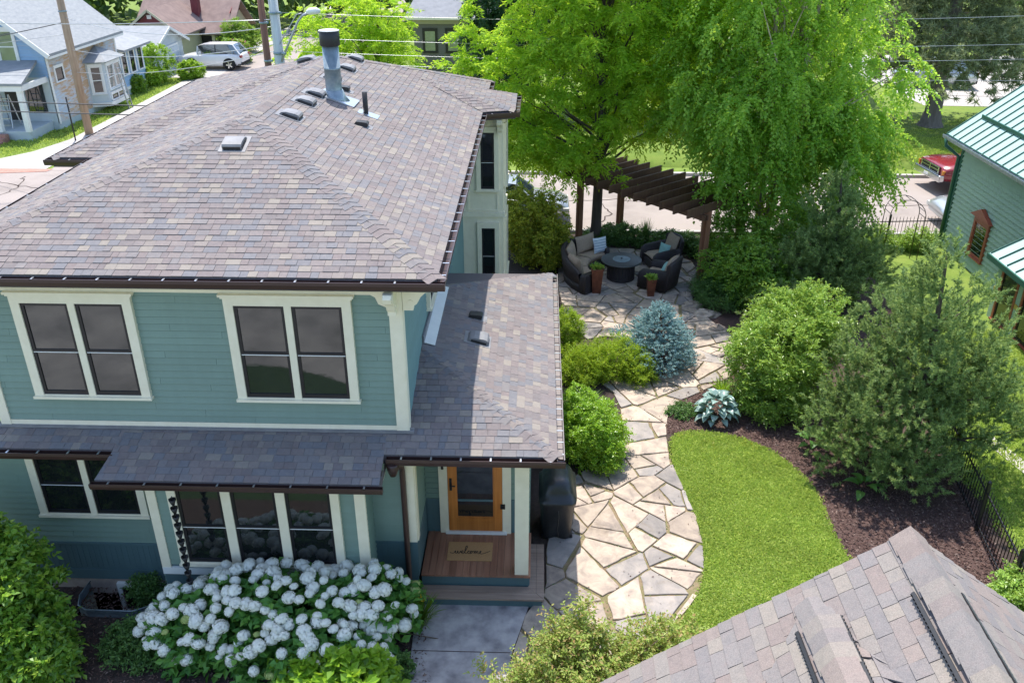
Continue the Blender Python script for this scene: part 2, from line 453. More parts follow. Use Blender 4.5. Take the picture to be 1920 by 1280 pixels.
# furnishings
pm('wicker', [(.018, .013, .014), (.05, .04, .04)], .6, 60, bump=.8, bscale=110)
pm('cushion', [(.36, .265, .19), (.44, .33, .24)], .9, 20, bump=.2, bscale=120)
pm('aqua_fabric', (.30, .52, .46), .9, 12)
pm('stripe_light', (.68, .73, .76), .9, 12)
pm('stripe_blue', (.25, .36, .46), .9, 12)
pm('planter', [(.11, .035, .022), (.22, .075, .04)], .35, 8, metal=.3)
pm('table_top', [(.045, .05, .05), (.075, .08, .08)], .35, 20)
pm('grill_cover', [(.012, .013, .015), (.022, .023, .025)], .38, 3, spec=.7, bump=.5, bscale=7)
pm('car_white', (.74, .75, .76), .25, 1, coat=.8)
pm('car_silver', (.50, .53, .55), .28, 1, metal=.5, coat=.8)
pm('car_maroon', (.22, .012, .022), .25, 1, coat=1.0)
pm('chrome', (.62, .64, .66), .2, 1, metal=1.0)
pm('tyre', (.02, .02, .02), .9, 9)
pm('lamp_clear', (.6, .6, .58), .15, 3)
pm('amber', (.6, .22, .03), .2, 3)
pm('red_lens', (.25, .01, .01), .2, 3)
m, t, p, o = _base('green_metal_roof')
c = _value(t, (.40, .56, .52), _noise(t, .7, 3), .92, 1.08); t.links.new(c, p.inputs['Base Color'])
p.inputs['Metallic'].default_value = .35; p.inputs['Roughness'].default_value = .38
pm('green_trim', (.03, .115, .085), .4, 2)
pm('red_trim', (.30, .075, .045), .5, 4)
pm('gold_trim', (.50, .32, .07), .5, 4)
pm('far_shingle', [(.24, .255, .27), (.33, .34, .35)], .95, 3, bump=.5, bscale=25, st=(1, 1, 4), detail=8)
pm('red_shingle', [(.17, .12, .11), (.25, .18, .16)], .95, 2.2, bump=.5, bscale=25, detail=9)
pm('slate_shingle', [(.21, .215, .23), (.28, .285, .30)], .95, 3, bump=.5, bscale=25, detail=8)
pm('maroon_gable', (.16, .03, .035), .7, 5)
pm('wire', (.05, .05, .055), .5)
pm('wire_bright', (.45, .46, .48), .4, metal=.6)
# ------------------------------------------------------------------ roofing and wall kits
def plane_axes(poly, u):
    P = [np.asarray(p, float) for p in poly]
    n = nrm(np.cross(P[1] - P[0], P[2] - P[0]))
    if n[2] < 0: n = -n
    u = nrm(np.asarray(u, float)); v = nrm(np.cross(n, u))
    if v[2] < 0: v = -v; u = -u
    return P, n, u, v
def shingles(poly, u, e=.128, wmin=.09, wmax=.22, thick=.0135, t_shift=0.0):
    P, n, u, v = plane_axes(poly, u)
    O = min(P, key=lambda q: q[2])
    st = [((q - O) @ u, (q - O) @ v) for q in P]
    tmax = max(q[1] for q in st)
    def span(t):
        xs = []
        for i in range(len(st)):
            (s0, t0), (s1, t1) = st[i], st[(i + 1) % len(st)]
            if (t0 - t) * (t1 - t) <= 0 and abs(t1 - t0) > 1e-9: xs.append(s0 + (s1 - s0) * (t - t0) / (t1 - t0))
        return (min(xs), max(xs)) if len(xs) >= 2 else None
    out = []
    k = 0
    while True:
        t0 = k * e - t_shift; k += 1
        if t0 > tmax - .02: break
        t1 = min(t0 + e + .03, tmax - 1e-4)
        a, b = span(max(t0, 1e-4)), span(t1)
        if not a or not b: continue
        s = min(a[0], b[0]) - random.uniform(0, .3); hi = max(a[1], b[1])
        while s < hi:
            w = random.uniform(wmin, wmax); s1 = s + w - .004
            q = [max(s, a[0]), min(s1, a[1]), min(s1, b[1]), max(s, b[0])]
            if q[1] - q[0] > .015 or q[2] - q[3] > .015:
                if q[1] < q[0]: q[0] = q[1] = (q[0] + q[1]) / 2
                if q[2] < q[3]: q[2] = q[3] = (q[2] + q[3]) / 2
                h = thick * random.choice((.8, 1.0, 1.25)); jt = random.uniform(-.001, .001)
                tb = t0 + jt
                top = [O + u * q[0] + v * tb + n * h, O + u * q[1] + v * tb + n * h, O + u * q[2] + v * t1 + n * .004, O + u * q[3] + v * t1 + n * .004]
                bot = [O + u * q[0] + v * tb - n * .004, O + u * q[1] + v * tb - n * .004, O + u * q[2] + v * t1 - n * .004, O + u * q[3] + v * t1 - n * .004]
                out.append(np.array(top + bot))
            s += w
    return out
TABF = [(0, 1, 2, 3), (4, 5, 1, 0), (5, 6, 2, 1), (7, 4, 0, 3)]
def lay(tabs, parent, mat, name='shingle', most=300):
    """the shingles that show largest are pieces of their own, the rest one mass"""
    arr = np.array(tabs); c = arr[:, :4].mean(1)
    d = arr[:, 1] - arr[:, 0]; g = arr[:, 3] - arr[:, 0]
    cr = np.cross(d, g); view = _cp - c; dist = np.linalg.norm(view, axis=1)
    area = np.abs((cr * view).sum(1)) / dist ** 3
    rel = c - _cp
    dep = rel @ _fw; px = rel @ _rt / dep; py = rel @ _up / dep
    inside = (np.abs(px) < .58) & (np.abs(py) < .385)
    order = np.argsort(-area * inside)
    off = WL[parent.name]
    for i in order[:most]:
        me = bpy.data.meshes.new(name); cc = c[i]
        me.from_pydata([tuple(q) for q in arr[i] - cc], [], TABF); me.materials.append(MATS[mat])
        mesh_obj(name, me, parent, tuple(cc - off))
    rest = order[most:]
    if len(rest):
        V = (arr[rest] - off).reshape(-1, 3)
        F = (np.arange(len(rest))[:, None, None] * 8 + np.array(TABF)[None]).reshape(-1, 4)
        mesh_obj(name + '_field', np_mesh(name + '_field', V, F, MATS[mat]), parent, kind='stuff')
def caps(p0, p1, dl, dr, parent, mat, e=.14, w=.15, h=.022, name='cap_shingle', droop=.35):
    """folded shingles along a hip or ridge from p0 (low) to p1; dl, dr point down the two slopes"""
    p0, p1 = np.asarray(p0, float), np.asarray(p1, float)
    L = np.linalg.norm(p1 - p0); ax = (p1 - p0) / L
    dl = np.asarray(dl, float); dr = np.asarray(dr, float)
    dl = nrm(dl - ax * (dl @ ax)); dr = nrm(dr - ax * (dr @ ax)); up = nrm(-(dl + dr) + np.array([0, 0, 1e-3]))
    if up[2] < 0: up = -up
    n = max(1, int(L / e)); objs = []
    off = WL[parent.name]
    for i in range(n):
        a = p0 + ax * (i * e); b = p0 + ax * min((i + 1) * e + .04, L)
        ww = w * random.uniform(.94, 1.05)
        def row(q, hh, base, sweep):
            return [q + dl * ww + up * base - ax * sweep, q + dl * ww * .5 + up * (hh * .8) - ax * sweep * .35, q + up * hh, q + dr * ww * .5 + up * (hh * .8) - ax * sweep * .35, q + dr * ww + up * base - ax * sweep]
        r0 = row(a, h + .004, .016, droop * e * .35); r1 = row(b, h - .008, .004, droop * e * .35)
        rb = [q - up * .012 for q in r0]
        mb = MB(); mb.grid([rb, r0, r1], smooth=False)
        cc = np.mean(r0, axis=0)
        o = mesh_obj(name, mb.mesh(name, MATS[mat], cc), parent, tuple(cc - off))
        objs.append(o)
    return objs
class Wall:
    """frame on a wall: s along a->b, d outward, z up"""
    def __init__(s, a, b, out):
        s.a = np.array([a[0], a[1], 0.0]); s.b = np.array([b[0], b[1], 0.0])
        s.L = float(np.linalg.norm(s.b - s.a)); s.u = (s.b - s.a) / s.L; s.n = np.array([out[0], out[1], 0.0]); s.n /= np.linalg.norm(s.n)
    def p(s, t, d, z): return s.a + s.u * t + s.n * d + np.array([0, 0, z])
    def slab(s, mb, s0, s1, d0, d1, z0, z1):
        vs = [s.p(s0, d0, z0), s.p(s1, d0, z0), s.p(s1, d1, z0), s.p(s0, d1, z0), s.p(s0, d0, z1), s.p(s1, d0, z1), s.p(s1, d1, z1), s.p(s0, d1, z1)]
        fs = [(3, 2, 1, 0), (4, 5, 6, 7), (0, 1, 5, 4), (1, 2, 6, 5), (2, 3, 7, 6), (3, 0, 4, 7)]
        if np.cross(s.u, s.n)[2] < 0: fs = [f[::-1] for f in fs]
        return mb.add(vs, fs)
    def boards(s, parent, mat, z0, z1, e=.107, name='siding_board', s0=0.0, s1=None, lap=.022, gap=.011):
        s1 = s.L if s1 is None else s1
        off = WL[parent.name]; z = z0; k = 0
        while z < z1 - .01:
            zt = min(z + e, z1)
            cuts = [s0, s1]
            if s1 - s0 > 2.6: cuts = sorted({s0, s1, *(s0 + (s1 - s0) * ((k * .381 + j * .5 + .13) % 1.0) for j in range(2 if s1 - s0 > 5 else 1))})
            for s0_, s1_ in zip(cuts[:-1], cuts[1:]):
              mb = MB(); q0, q1 = s0_ + (.0015 if s0_ > s0 else 0), s1_ - (.0015 if s1_ < s1 else 0)
              zg = zt - gap; A = [s.p(q0, lap, z), s.p(q1, lap, z), s.p(q1, .004, zg), s.p(q0, .004, zg), s.p(q0, -.03, z), s.p(q1, -.03, z), s.p(q1, -.03, zg), s.p(q0, -.03, zg)]
              mb.add(A, [(0, 1, 2, 3), (4, 5, 1, 0), (5, 6, 2, 1), (7, 4, 0, 3), (3, 2, 6, 7)])
              cc = np.mean(A, axis=0)
              mesh_obj(name, mb.mesh(name, MATS[mat], cc), parent, tuple(cc - off))
            z = zt; k += 1
    def window(s, parent, s0, s1, z0, z1, lights=2, trim=.13, mid=.10, mat='cream_trim', sash='sash_dark', pane='glass', crown=True, d=.055, rail=True, sill=True, head=.14, sw=.045):
        """casing > sash, pane, meeting_rail, sill: outer casing from s0..s1, z0..z1"""
        mb = MB()
        s.slab(mb, s0, s0 + trim, -.02, d + .02, z0, z1 - head)
        s.slab(mb, s1 - trim, s1, -.02, d + .02, z0, z1 - head)
        s.slab(mb, s0, s1, -.02, d + .022, z1 - head, z1)
        if crown:
            s.slab(mb, s0 - .05, s1 + .05, -.02, d + .06, z1, z1 + .035)
            s.slab(mb, s0 - .025, s1 + .025, -.02, d + .04, z1 - .03, z1 - .0015)
        iw = (s1 - s0 - 2 * trim - (lights - 1) * mid) / lights
        for i in range(1, lights):
            a = s0 + trim + i * iw + (i - 1) * mid
            s.slab(mb, a, a + mid, -.02, d + .018, z0 + .001, z1 - head - .001)
        w = mb.build('window', mat, parent)
        zb = z0 + .02; zt = z1 - head; zm = (zb + zt) / 2
        for i in range(lights):
            a = s0 + trim + i * (iw + mid); b = a + iw
            mb = MB()
            s.slab(mb, a, a + sw, -.02, d - .002, zb, zt); s.slab(mb, b - sw, b, -.02, d - .002, zb, zt)
            s.slab(mb, a + sw, b - sw, -.02, d - .003, zt - sw, zt); s.slab(mb, a + sw, b - sw, -.02, d - .003, zb, zb + sw * 1.3)
            mb.build('sash', sash, w)
            if rail:
                mb = MB(); s.slab(mb, a + sw, b - sw, -.02, d - .004, zm - .032, zm + .004); mb.build('meeting_rail', sash, w)
                mb = MB(); s.slab(mb, a + .012, b - .012, -.02, d, zm - .045, zm - .033); mb.build('rail_lip', 'white_trim', w)
                spans = ((zb + sw, zm - .03), (zm, zt - sw))
            else: spans = ((zb + sw, zt - sw),)
            for q0, q1 in spans:
                mb = MB(); s.slab(mb, a + sw, b - sw, -.02, d - .018, q0, q1); mb.build('pane', pane, w)
        if sill:
            mb = MB(); s.slab(mb, s0 - .02, s1 + .02, -.02, d + .05, z0 - .04, z0); s.slab(mb, s0 + trim, s1 - trim, -.02, d + .012, z0 + .0015, z0 + .02)
            mb.build('sill', mat, w)
        return w
def gutter(parent, a, b, out, z, mat='brown_gutter', w=.11, h=.10, hang=.6, ends=True):
    a, b = np.array([a[0], a[1], 0.]), np.array([b[0], b[1], 0.])
    L = np.linalg.norm(b - a); u = (b - a) / L; n = np.array([out[0], out[1], 0.]); t = .006
    prof = [(0, 0), (0, -h), (w * .82, -h), (w, -h * .35), (w, .012), (w - .012, .012), (w - .012, -h * .33), (w * .8, -h + t), (t, -h + t), (t, 0)]
    mb = MB(); rows = [[q + n * d + np.array([0, 0, z + e]) for d, e in prof] for q in (a, b)]
    mb.grid(rows, closed=True, smooth=False)
    m = len(prof); base = len(mb.v) - 2 * m
    if ends:
        for k, q in enumerate((a, b)):
            s = u * (.004 if k == 0 else -.004)
            mb.add([q + n * 0 + np.array([0, 0, z]), q + np.array([0, 0, z - h]), q + n * w * .82 + np.array([0, 0, z - h]), q + n * w + np.array([0, 0, z - h * .35]), q + n * w + np.array([0, 0, z])], [(0, 1, 2, 3, 4)])
    g = mb.build('gutter', mat, parent)
    k = int(L / hang)
    for i in range(k):
        c = a + u * (L * (i + .5) / k)
        hb = MB(); hb.obox(c + n * w * .5 + np.array([0, 0, z + .004]), u * .012, n * w * .5, np.array([0, 0, .004]))
        hb.build('gutter_hanger', 'silver_metal', g)
    return g
# ------------------------------------------------------------------ the blue house
XL, XR, YF, YB = -7.93, -1.87, 10.84, 24.0
ZE = 5.74
H = root('blue_house', (-4.9, 14.0, 0), 'two-storey teal clapboard house with cream trim, brown gutters and mauve-grey shingle roof', 'house')
# wall cores
mb = MB(); mb.box(XL, XR, YF, YB, .0, 5.6); mb.box(-8.9, XL - .001, 16.7, YB, 0, 5.6); mb.build('wall', 'siding_side', H)
mb = MB(); mb.box(XR + .001, -.08, 11.97, 16.6, 0, 3.1); mb.build('porch_wall', 'wainscot', H)
mb = MB(); mb.box(-5.74, -2.5, 10.36, YF + .02, .02, 2.75); mb.build('window_bay', 'wainscot', H)
# main roof deck
A = np.array([-4.8, 14.45, 6.947]); B = np.array([-4.8, 20.7, 6.947])
e_fl, e_fr = (-8.49, 10.48, ZE), (-1.30, 10.48, ZE)
e_br, e_bl = (-1.30, 24.2, ZE), (-9.3, 24.2, ZE)
v_l, w_l = (-8.49, 16.2, ZE), (-9.3, 16.2, ZE)
nN, t1, t2, nF = (-1.30, 20.3, ZE), (-.55, 20.55, ZE), (-.55, 22.45, ZE), (-1.30, 22.7, ZE)
apx = (-2.83, 21.4, 6.275)
planes = [([e_fl, e_fr, A], (1, 0, 0)), ([e_fr, e_br, B, A], (0, 1, 0)), ([e_fl, A, B, v_l], (0, 1, 0)), ([w_l, v_l, B], (1, 0, 0)), ([w_l, B, e_bl], (0, 1, 0))]
bayp = [([nN, t1, apx], np.array(t1) - np.array(nN)), ([t1, t2, apx], (0, 1, 0)), ([t2, nF, apx], np.array(nF) - np.array(t2))]
mb = MB()
for pl, u in planes + [([e_br, B, e_bl], (1, 0, 0))]:
    mb.add([np.array(q) - (0, 0, .012) for q in pl], [tuple(range(len(pl)))])
# fascia and soffit
ring = [e_fl, e_fr, nN, t1, t2, nF, e_br, e_bl, w_l, v_l]
for i in range(len(ring)):
    p, q = np.array(ring[i]), np.array(ring[(i + 1) % len(ring)])
    mb.add([p - (0, 0, .012), q - (0, 0, .012), q - (0, 0, .17), p - (0, 0, .17)], [(0, 1, 2, 3)])
mb.add([np.array(q) - (0, 0, .172) for q in ring], [tuple(range(len(ring)))])
roof = mb.build('roof', 'roof_deck', H)
for pl, u in bayp:
    m2 = MB(); m2.add([np.array(q) + (0, 0, .004) for q in pl], [(0, 1, 2)]); m2.build('bay_roof', 'roof_deck', roof)
mb = MB(); mb.add([np.array(q) - (0, 0, .178) for q in ring], [tuple(range(len(ring)))]); mb.build('soffit', 'cream_trim', roof)
mb = MB(); mb.box(XL + .01, XR - .01, YF - .035, YF - .003, 5.37, 5.56); mb.build('frieze', 'cream_trim', H)
TABS = []
for pl, u in planes: TABS += shingles(pl, u)
for pl, u in bayp: TABS += shingles([np.array(q) + (0, 0, .012) for q in pl], u)
# lower roofs
ZL, PL = 3.04, .28
g, f = (.33, 10.4, ZL), (.33, 17.24, ZL)
hw, hf = (XR, 12.6, ZL + PL * 2.2), (XR, 15.04, ZL + PL * 2.2)
YS = 9.87; ZS = ZL - PL * (10.4 - YS)
low = [([g, f, hf, hw], (0, 1, 0)), ([(XR, 10.4, ZL), g, hw], (1, 0, 0)), ([(-9.2, 10.4, ZL), (-6.05, 10.4, ZL), (-6.05, YF, ZL + PL * .44), (-9.2, YF, ZL + PL * .44)], (1, 0, 0)),
       ([(-2.17, 10.4, ZL), (XR, 10.4, ZL), (XR, YF, ZL + PL * .44), (-2.17, YF, ZL + PL * .44)], (1, 0, 0)),
       ([(-6.17, YS, ZS), (-2.15, YS, ZS), (-2.17, YF, ZL + PL * .44), (-6.05, YF, ZL + PL * .44)], (1, 0, 0))]
mb = MB()
for pl, u in low + [([f, hf, (XR, 17.24, ZL)], (1, 0, 0))]:
    n = len(pl); mb.add([np.array(q) - (0, 0, .012) for q in pl], [tuple(range(n))])
def fasc(p, q, h=.15):
    p, q = np.array(p), np.array(q); mb.add([p - (0, 0, .012), q - (0, 0, .012), q - (0, 0, h), p - (0, 0, h)], [(0, 1, 2, 3)])
for p, q in ((( -9.2, 10.4, ZL), (-6.05, 10.4, ZL)), ((-2.17, 10.4, ZL), g), (g, f), (f, (XR, 17.24, ZL)), ((-6.17, YS, ZS), (-2.15, YS, ZS)), ((-2.15, YS, ZS), (-2.15, YF, ZS + .1)), ((-6.17, YS, ZS), (-6.17, YF, ZS + .1))): fasc(p, q)
lroof = mb.build('porch_roof', 'roof_deck', H)
mb = MB(); mb.box(XR, .32, 10.42, 17.2, ZL - .16, ZL - .13); mb.box(-9.2, XR - .001, 10.42, YF, ZL - .16, ZL - .13); mb.box(-6.16, -2.16, YS + .01, 10.4, ZS - .16, ZS - .13); mb.build('porch_soffit', 'cream_trim', lroof)
for k, (pl, u) in enumerate(low): TABS += shingles(pl, u, t_shift=.0)
lay(TABS, roof, 'shingle')
# caps
DN = lambda x, y: np.array([x, y, -.3])
caps(e_fr, A, DN(1, 0), DN(0, -1), roof, 'shingle', w=.15, droop=.45, h=.016)
caps(e_fl, A, DN(0, -1), DN(-1, 0), roof, 'shingle', w=.14, h=.014)
caps(B, A, DN(1, 0), DN(-1, 0), roof, 'shingle', w=.15)
caps(w_l, B, DN(0, -1), DN(-1, 0), roof, 'shingle', w=.14, h=.014)
caps(e_br, B, DN(1, 0), DN(0, 1), roof, 'shingle', w=.15)
caps(np.array(t1) + (0, 0, .012), apx, DN(0, -1), DN(1, 0), roof, 'shingle', w=.13)
caps(g, hw, DN(1, 0), DN(0, -1), lroof, 'shingle', w=.15, droop=.45, h=.016)
caps(f, hf, DN(1, 0), DN(0, 1), lroof, 'shingle', w=.14, h=.014)
# drip edge under the hip flashing, gutters
gutter(roof, (-8.6, 10.48), (-1.19, 10.48), (0, -1), 5.715, hang=.42)
gutter(roof, (-1.30, 10.48), (-1.30, 20.3), (1, 0), 5.715, hang=.42)
gutter(roof, nN[:2], (t1[0] + .08, t1[1]), nrm(np.array([.25, -.75, 0]))[:2], 5.715, hang=.35)
gutter(roof, t1[:2], t2[:2], (1, 0), 5.715, hang=.35)
gutter(roof, (-1.30, 22.8), (-1.30, 24.3), (1, 0), 5.715, hang=.5)
gutter(roof, (-9.42, 16.2), (-8.45, 16.2), (0, -1), 5.715, hang=.5)
gutter(roof, (-9.3, 16.15), (-9.3, 24.2), (-1, 0), 5.715, hang=.6)
gutter(roof, (-8.49, 10.42), (-8.49, 16.18), (-1, 0), 5.715, hang=.6)
gutter(lroof, (-9.2, 10.4), (-6.08, 10.4), (0, -1), ZL - .02, hang=.42)
gutter(lroof, (-2.12, 10.4), (.45, 10.4), (0, -1), ZL - .02, hang=.42)
gutter(lroof, (.33, 10.36), (.33, 17.24), (1, 0), ZL - .02, hang=.30, mat='sunlit_gutter')
gutter(lroof, (-6.22, YS), (-2.1, YS), (0, -1), ZS - .02, hang=.5, w=.09, h=.085)
# walls with clapboards
wf = Wall((XL, YF), (XR, YF), (0, -1))
wf.boards(H, 'siding', 3.28, 5.58)
mb = MB(); wf.slab(mb, .0, wf.L, -.01, .028, 3.12, 3.275); mb.build('band_board', 'cream_trim', H)
mb = MB(); wf.slab(mb, -.1, wf.L + .1, .0, .07, 3.165, 3.20); wf.slab(mb, -.1, wf.L + .1, .0, .012, 3.2005, 3.23); mb.build('flashing', 'vent_metal', H)
for s0, s1 in ((.0, .15), (wf.L - .15, wf.L + .02)):
    mb = MB(); wf.slab(mb, s0, s1, -.02, .04, 3.14, 5.56); mb.build('corner_board', 'cream_trim', H)
wr = Wall((XR, YF), (XR, YB), (1, 0))
wr.boards(H, 'siding_side', 3.2, 5.58, lap=.012, gap=.006)
mb = MB(); wr.slab(mb, -.034, .13, -.03, .036, 3.14, 5.555); mb.build('corner_board', 'cream_trim', H)
wf.window(H, .66, 2.36, 3.72, 5.34, 2)
wf.window(H, 3.64, 5.40, 3.72, 5.34, 2)
# scroll bracket under the corner of the eaves
def bracket(parent, W, s, flip):
    prof = [(0, 0), (.46, 0), (.50, -.05), (.47, -.12), (.36, -.15), (.28, -.22), (.22, -.32), (.16, -.36), (.16, -.42), (0, -.42)]
    mb = MB(); pl = [W.p(s, .04 + d * .9, 5.55 + z) for d, z in prof]
    mb.prism(pl, W.u * .11); o = mb.build('bracket', 'cream_trim', parent)
    for k, (r, c) in enumerate(((.075, (.36, -.075)), (.04, (.12, -.30)))):
        b2 = MB()
        for side in (-.012, .11):
            cc = W.p(s + side, .04 + c[0] * .9, 5.55 + c[1]); ring = [cc + (W.n * math.cos(a) + np.array([0, 0, math.sin(a)])) * r for a in np.linspace(0, 2 * math.pi, 14)[:-1]]
            b2.prism(ring, W.u * .013)
        b2.build('scroll', 'cream_trim', o)
bracket(H, wf, wf.L - .14, 0); bracket(H, wr, .0, 0); bracket(H, wf, .02, 0)
mb = MB(); pl = [wf.p(wf.L - .15 - d, .02, 5.55 + z) for d, z in [(0, 0), (.30, 0), (.30, -.10), (.24, -.16), (.17, -.2), (.13, -.3), (0, -.36)]]
mb.prism(pl, wf.n * .05); mb.build('bracket', 'cream_trim', H)
# side windows over the porch roof and flashing on it
wr.window(H, 2.6, 3.35, 3.95, 5.25, 1, trim=.10, crown=False)
wr.window(H, 6.3, 7.0, 4.2, 5.3, 1, trim=.10, crown=False)
mb = MB(); mb.bar((XR + .13, 12.72, ZL + PL * 2.07 + .03), (XR + .13, 15.1, ZL + PL * 2.07 + .03), .18, .012, up=(PL, 0, 1)); mb.build('step_flashing', 'white_trim', lroof)
mb = MB(); mb.bar((XR + .03, 12.7, 3.72), (XR + .03, 15.1, 3.72), .03, .16); mb.build('step_flashing', 'vent_metal', lroof)
mb = MB(); mb.bar((XR + .07, 15.1, 3.5), (XR + .07, 15.1, 4.3), .10, .08, up=(0, 1, 0)); mb.build('corner_board', 'white_trim', H)
# left lower wall
wl = Wall((-9.0, YF), (-5.74, YF), (0, -1))
wl.boards(H, 'siding', .98, 2.9)
mb = MB(); wl.slab(mb, 0, wl.L, -.01, .012, .42, .93); mb.build('wainscot', 'wainscot', H)
mb = MB(); wl.slab(mb, 0, wl.L, -.01, .035, .93, .98); wl.slab(mb, 0, wl.L, -.01, .03, .22, .42); mb.build('skirting', 'wainscot', H)
k = 0
for s in np.arange(.05, wl.L, .09):
    mb = MB(); wl.slab(mb, s, s + .075, .0, .016, .425, .928); mb.build('bead_board', 'wainscot', H)
wl.window(H, 1.27, 2.99, 1.56, 2.86, 2, trim=.12, crown=False)
mb = MB(); wl.slab(mb, 0, wl.L, .0, .01, -.1, .22); mb.build('foundation', 'stone_wall', H)
bw = wl.window(H, 2.18, 2.98, -.42, .16, 1, trim=.07, crown=False, rail=False, mat='white_trim', head=.07)
# window bay
wb = Wall((-5.74, 10.36), (-2.5, 10.36), (0, -1))
wb.boards(H, 'siding', .98, 2.62)
for s0, s1 in ((0, .14), (wb.L - .14, wb.L + .02)):
    mb = MB(); wb.slab(mb, s0, s1, -.02, .035, .9, 2.75); mb.build('corner_board', 'cream_trim', H)
mb = MB(); wb.slab(mb, 0, wb.L, -.01, .04, .80, .93); mb.build('band_board', 'white_trim', H)
wb.window(H, .33, 2.88, 1.05, 2.62, 3, trim=.13, mid=.14, crown=False)
wbl = Wall((-5.74, YF), (-5.74, 10.36), (-1, 0)); wbl.boards(H, 'siding', .3, 2.75)
wbr = Wall((-2.5, 10.36), (-2.5, YF), (1, 0)); wbr.boards(H, 'siding', .3, 2.75)
# wall between bay and porch, and porch recess
wm = Wall((-2.5, YF), (XR + .03, YF), (0, -1))
wm.boards(H, 'siding', 1.12, 3.0)
mb = MB(); wm.slab(mb, 0, wm.L, -.01, .012, .1, 1.08); wm.slab(mb, 0, wm.L, -.01, .035, 1.08, 1.12); wm.slab(mb, 0, wm.L, -.01, .03, .05, .3); mb.build('wainscot', 'wainscot', H)
for s in np.arange(.02, wm.L - .18, .09):
    mb = MB(); wm.slab(mb, s, s + .075, .0, .017, .301, 1.079); mb.build('bead_board', 'wainscot', H)
mb = MB(); wm.slab(mb, wm.L - .17, wm.L + .02, -.02, .04, 1.121, 2.95); mb.build('corner_board', 'cream_trim', H)
wp = Wall((XR + .03, YF), (XR + .03, 11.95), (1, 0))
wp.boards(H, 'siding', 1.12, 2.95)
mb = MB(); wp.slab(mb, 0, wp.L, -.01, .012, .4, 1.08); wp.slab(mb, 0, wp.L, -.01, .03, 1.08, 1.12); mb.build('wainscot', 'wainscot', H)
for s in np.arange(.02, wp.L - .08, .09):
    mb = MB(); wp.slab(mb, s, s + .075, .0, .017, .421, 1.079); mb.build('bead_board', 'wainscot', H)
mb = MB(); wp.slab(mb, 0.001, .14, -.02, .04, 1.121, 2.95); mb.build('corner_board', 'cream_trim', H)
wd = Wall((XR + .05, 11.95), (-.08, 11.95), (0, -1))
wd.boards(H, 'siding', 1.12, 2.95, lap=.012)
mb = MB(); wd.slab(mb, 0, wd.L, -.01, .012, .4, 1.08); wd.slab(mb, 0, wd.L, -.01, .03, 1.08, 1.12); mb.build('wainscot', 'wainscot', H)
for s in np.arange(.02, wd.L - .08, .09):
    mb = MB(); wd.slab(mb, s, s + .075, .0, .0165, .421, 1.079); mb.build('bead_board', 'wainscot', H)
# side wall right of the porch
ws = Wall((-.08, 11.95), (-.08, 16.6), (1, 0)); ws.boards(H, 'siding', .3, 2.95)
# door
dx0, dx1 = -1.44 - (XR + .05), -.53 - (XR + .05)
mb = MB(); wd.slab(mb, dx0 - .15, dx0 - .005, 0, .05, .42, 2.62); wd.slab(mb, dx1 + .005, dx1 + .15, 0, .05, .42, 2.62); wd.slab(mb, dx0 - .2, dx1 + .2, 0, .06, 2.5, 2.68); mb.build('door_casing', 'cream_trim', H)
mb = MB(); wd.slab(mb, dx0 - .06, dx1 + .08, 0, .09, .423, .465); mb.build('threshold', 'white_trim', H)
mb = MB()
wd.slab(mb, dx0, dx0 + .13, 0, .045, .47, 2.49); wd.slab(mb, dx1 - .13, dx1, 0, .045, .47, 2.49)
wd.slab(mb, dx0 + .13, dx1 - .13, 0, .044, .47, .74); wd.slab(mb, dx0 + .13, dx1 - .13, 0, .044, 2.36, 2.49)
door = mb.build('door', 'door_wood', H)
mb = MB(); wd.slab(mb, dx0 + .13, dx0 + .155, 0, .034, .74, 2.36); wd.slab(mb, dx1 - .155, dx1 - .13, 0, .034, .74, 2.36); wd.slab(mb, dx0 + .155, dx1 - .155, 0, .034, .74, .765); wd.slab(mb, dx0 + .16, dx1 - .16, .04, .05, .63, .66); mb.build('moulding', 'door_wood', door)
mb = MB(); wd.slab(mb, dx0 + .155, dx1 - .155, 0, .02, .765, 2.36); mb.build('pane', 'glass', door)
mb = MB(); wd.slab(mb, dx0 + .03, dx0 + .07, .045, .06, 1.32, 1.56); mb.tube([wd.p(dx0 + .05, .05, 1.44), wd.p(dx0 + .05, .10, 1.44), wd.p(dx0 + .13, .105, 1.44)], .012, 6); mb.build('handle', 'black_metal', door)
for z in (.95, 2.2):
    mb = MB(); wd.slab(mb, dx1 - .03, dx1 + .05, .05, .062, z, z + .10); mb.build('hinge', 'black_metal', door)
mb = MB(); wd.slab(mb, dx0 - .10, dx0 - .06, .05, .07, 1.75, 1.87); mb.build('doorbell', 'sash_dark', H)
# porch deck, steps, post
nb = 16; x0, x1 = -1.80, -.03
for i in range(nb):
    a = x0 + (x1 - x0) * i / nb; b = x0 + (x1 - x0) * (i + 1) / nb - .004
    mb = MB(); mb.box(a, b, 10.85, 11.94, .385 + random.uniform(-.001, .001), .42); mb.build('deck_board', 'deck_wood', H)
mb = MB(); mb.box(x0, x1 - .02, 10.88, 11.94, .0, .383); mb.build('porch_base', 'wainscot', H)
for k, (ya, yb) in enumerate(((10.56, 10.698), (10.702, 10.85))):
    mb = MB(); xr = .19 - .13 * k
    mb.add([(-1.84, ya, .17), (xr, ya, .17), (xr - .13, yb, .17), (-1.84, yb, .17), (-1.84, ya, .205), (xr, ya, .205), (xr - .13, yb, .205), (-1.84, yb, .205)],
           [(3, 2, 1, 0), (4, 5, 6, 7), (0, 1, 5, 4), (1, 2, 6, 5), (2, 3, 7, 6), (3, 0, 4, 7)]); mb.build('step_board', 'step_wood', H)
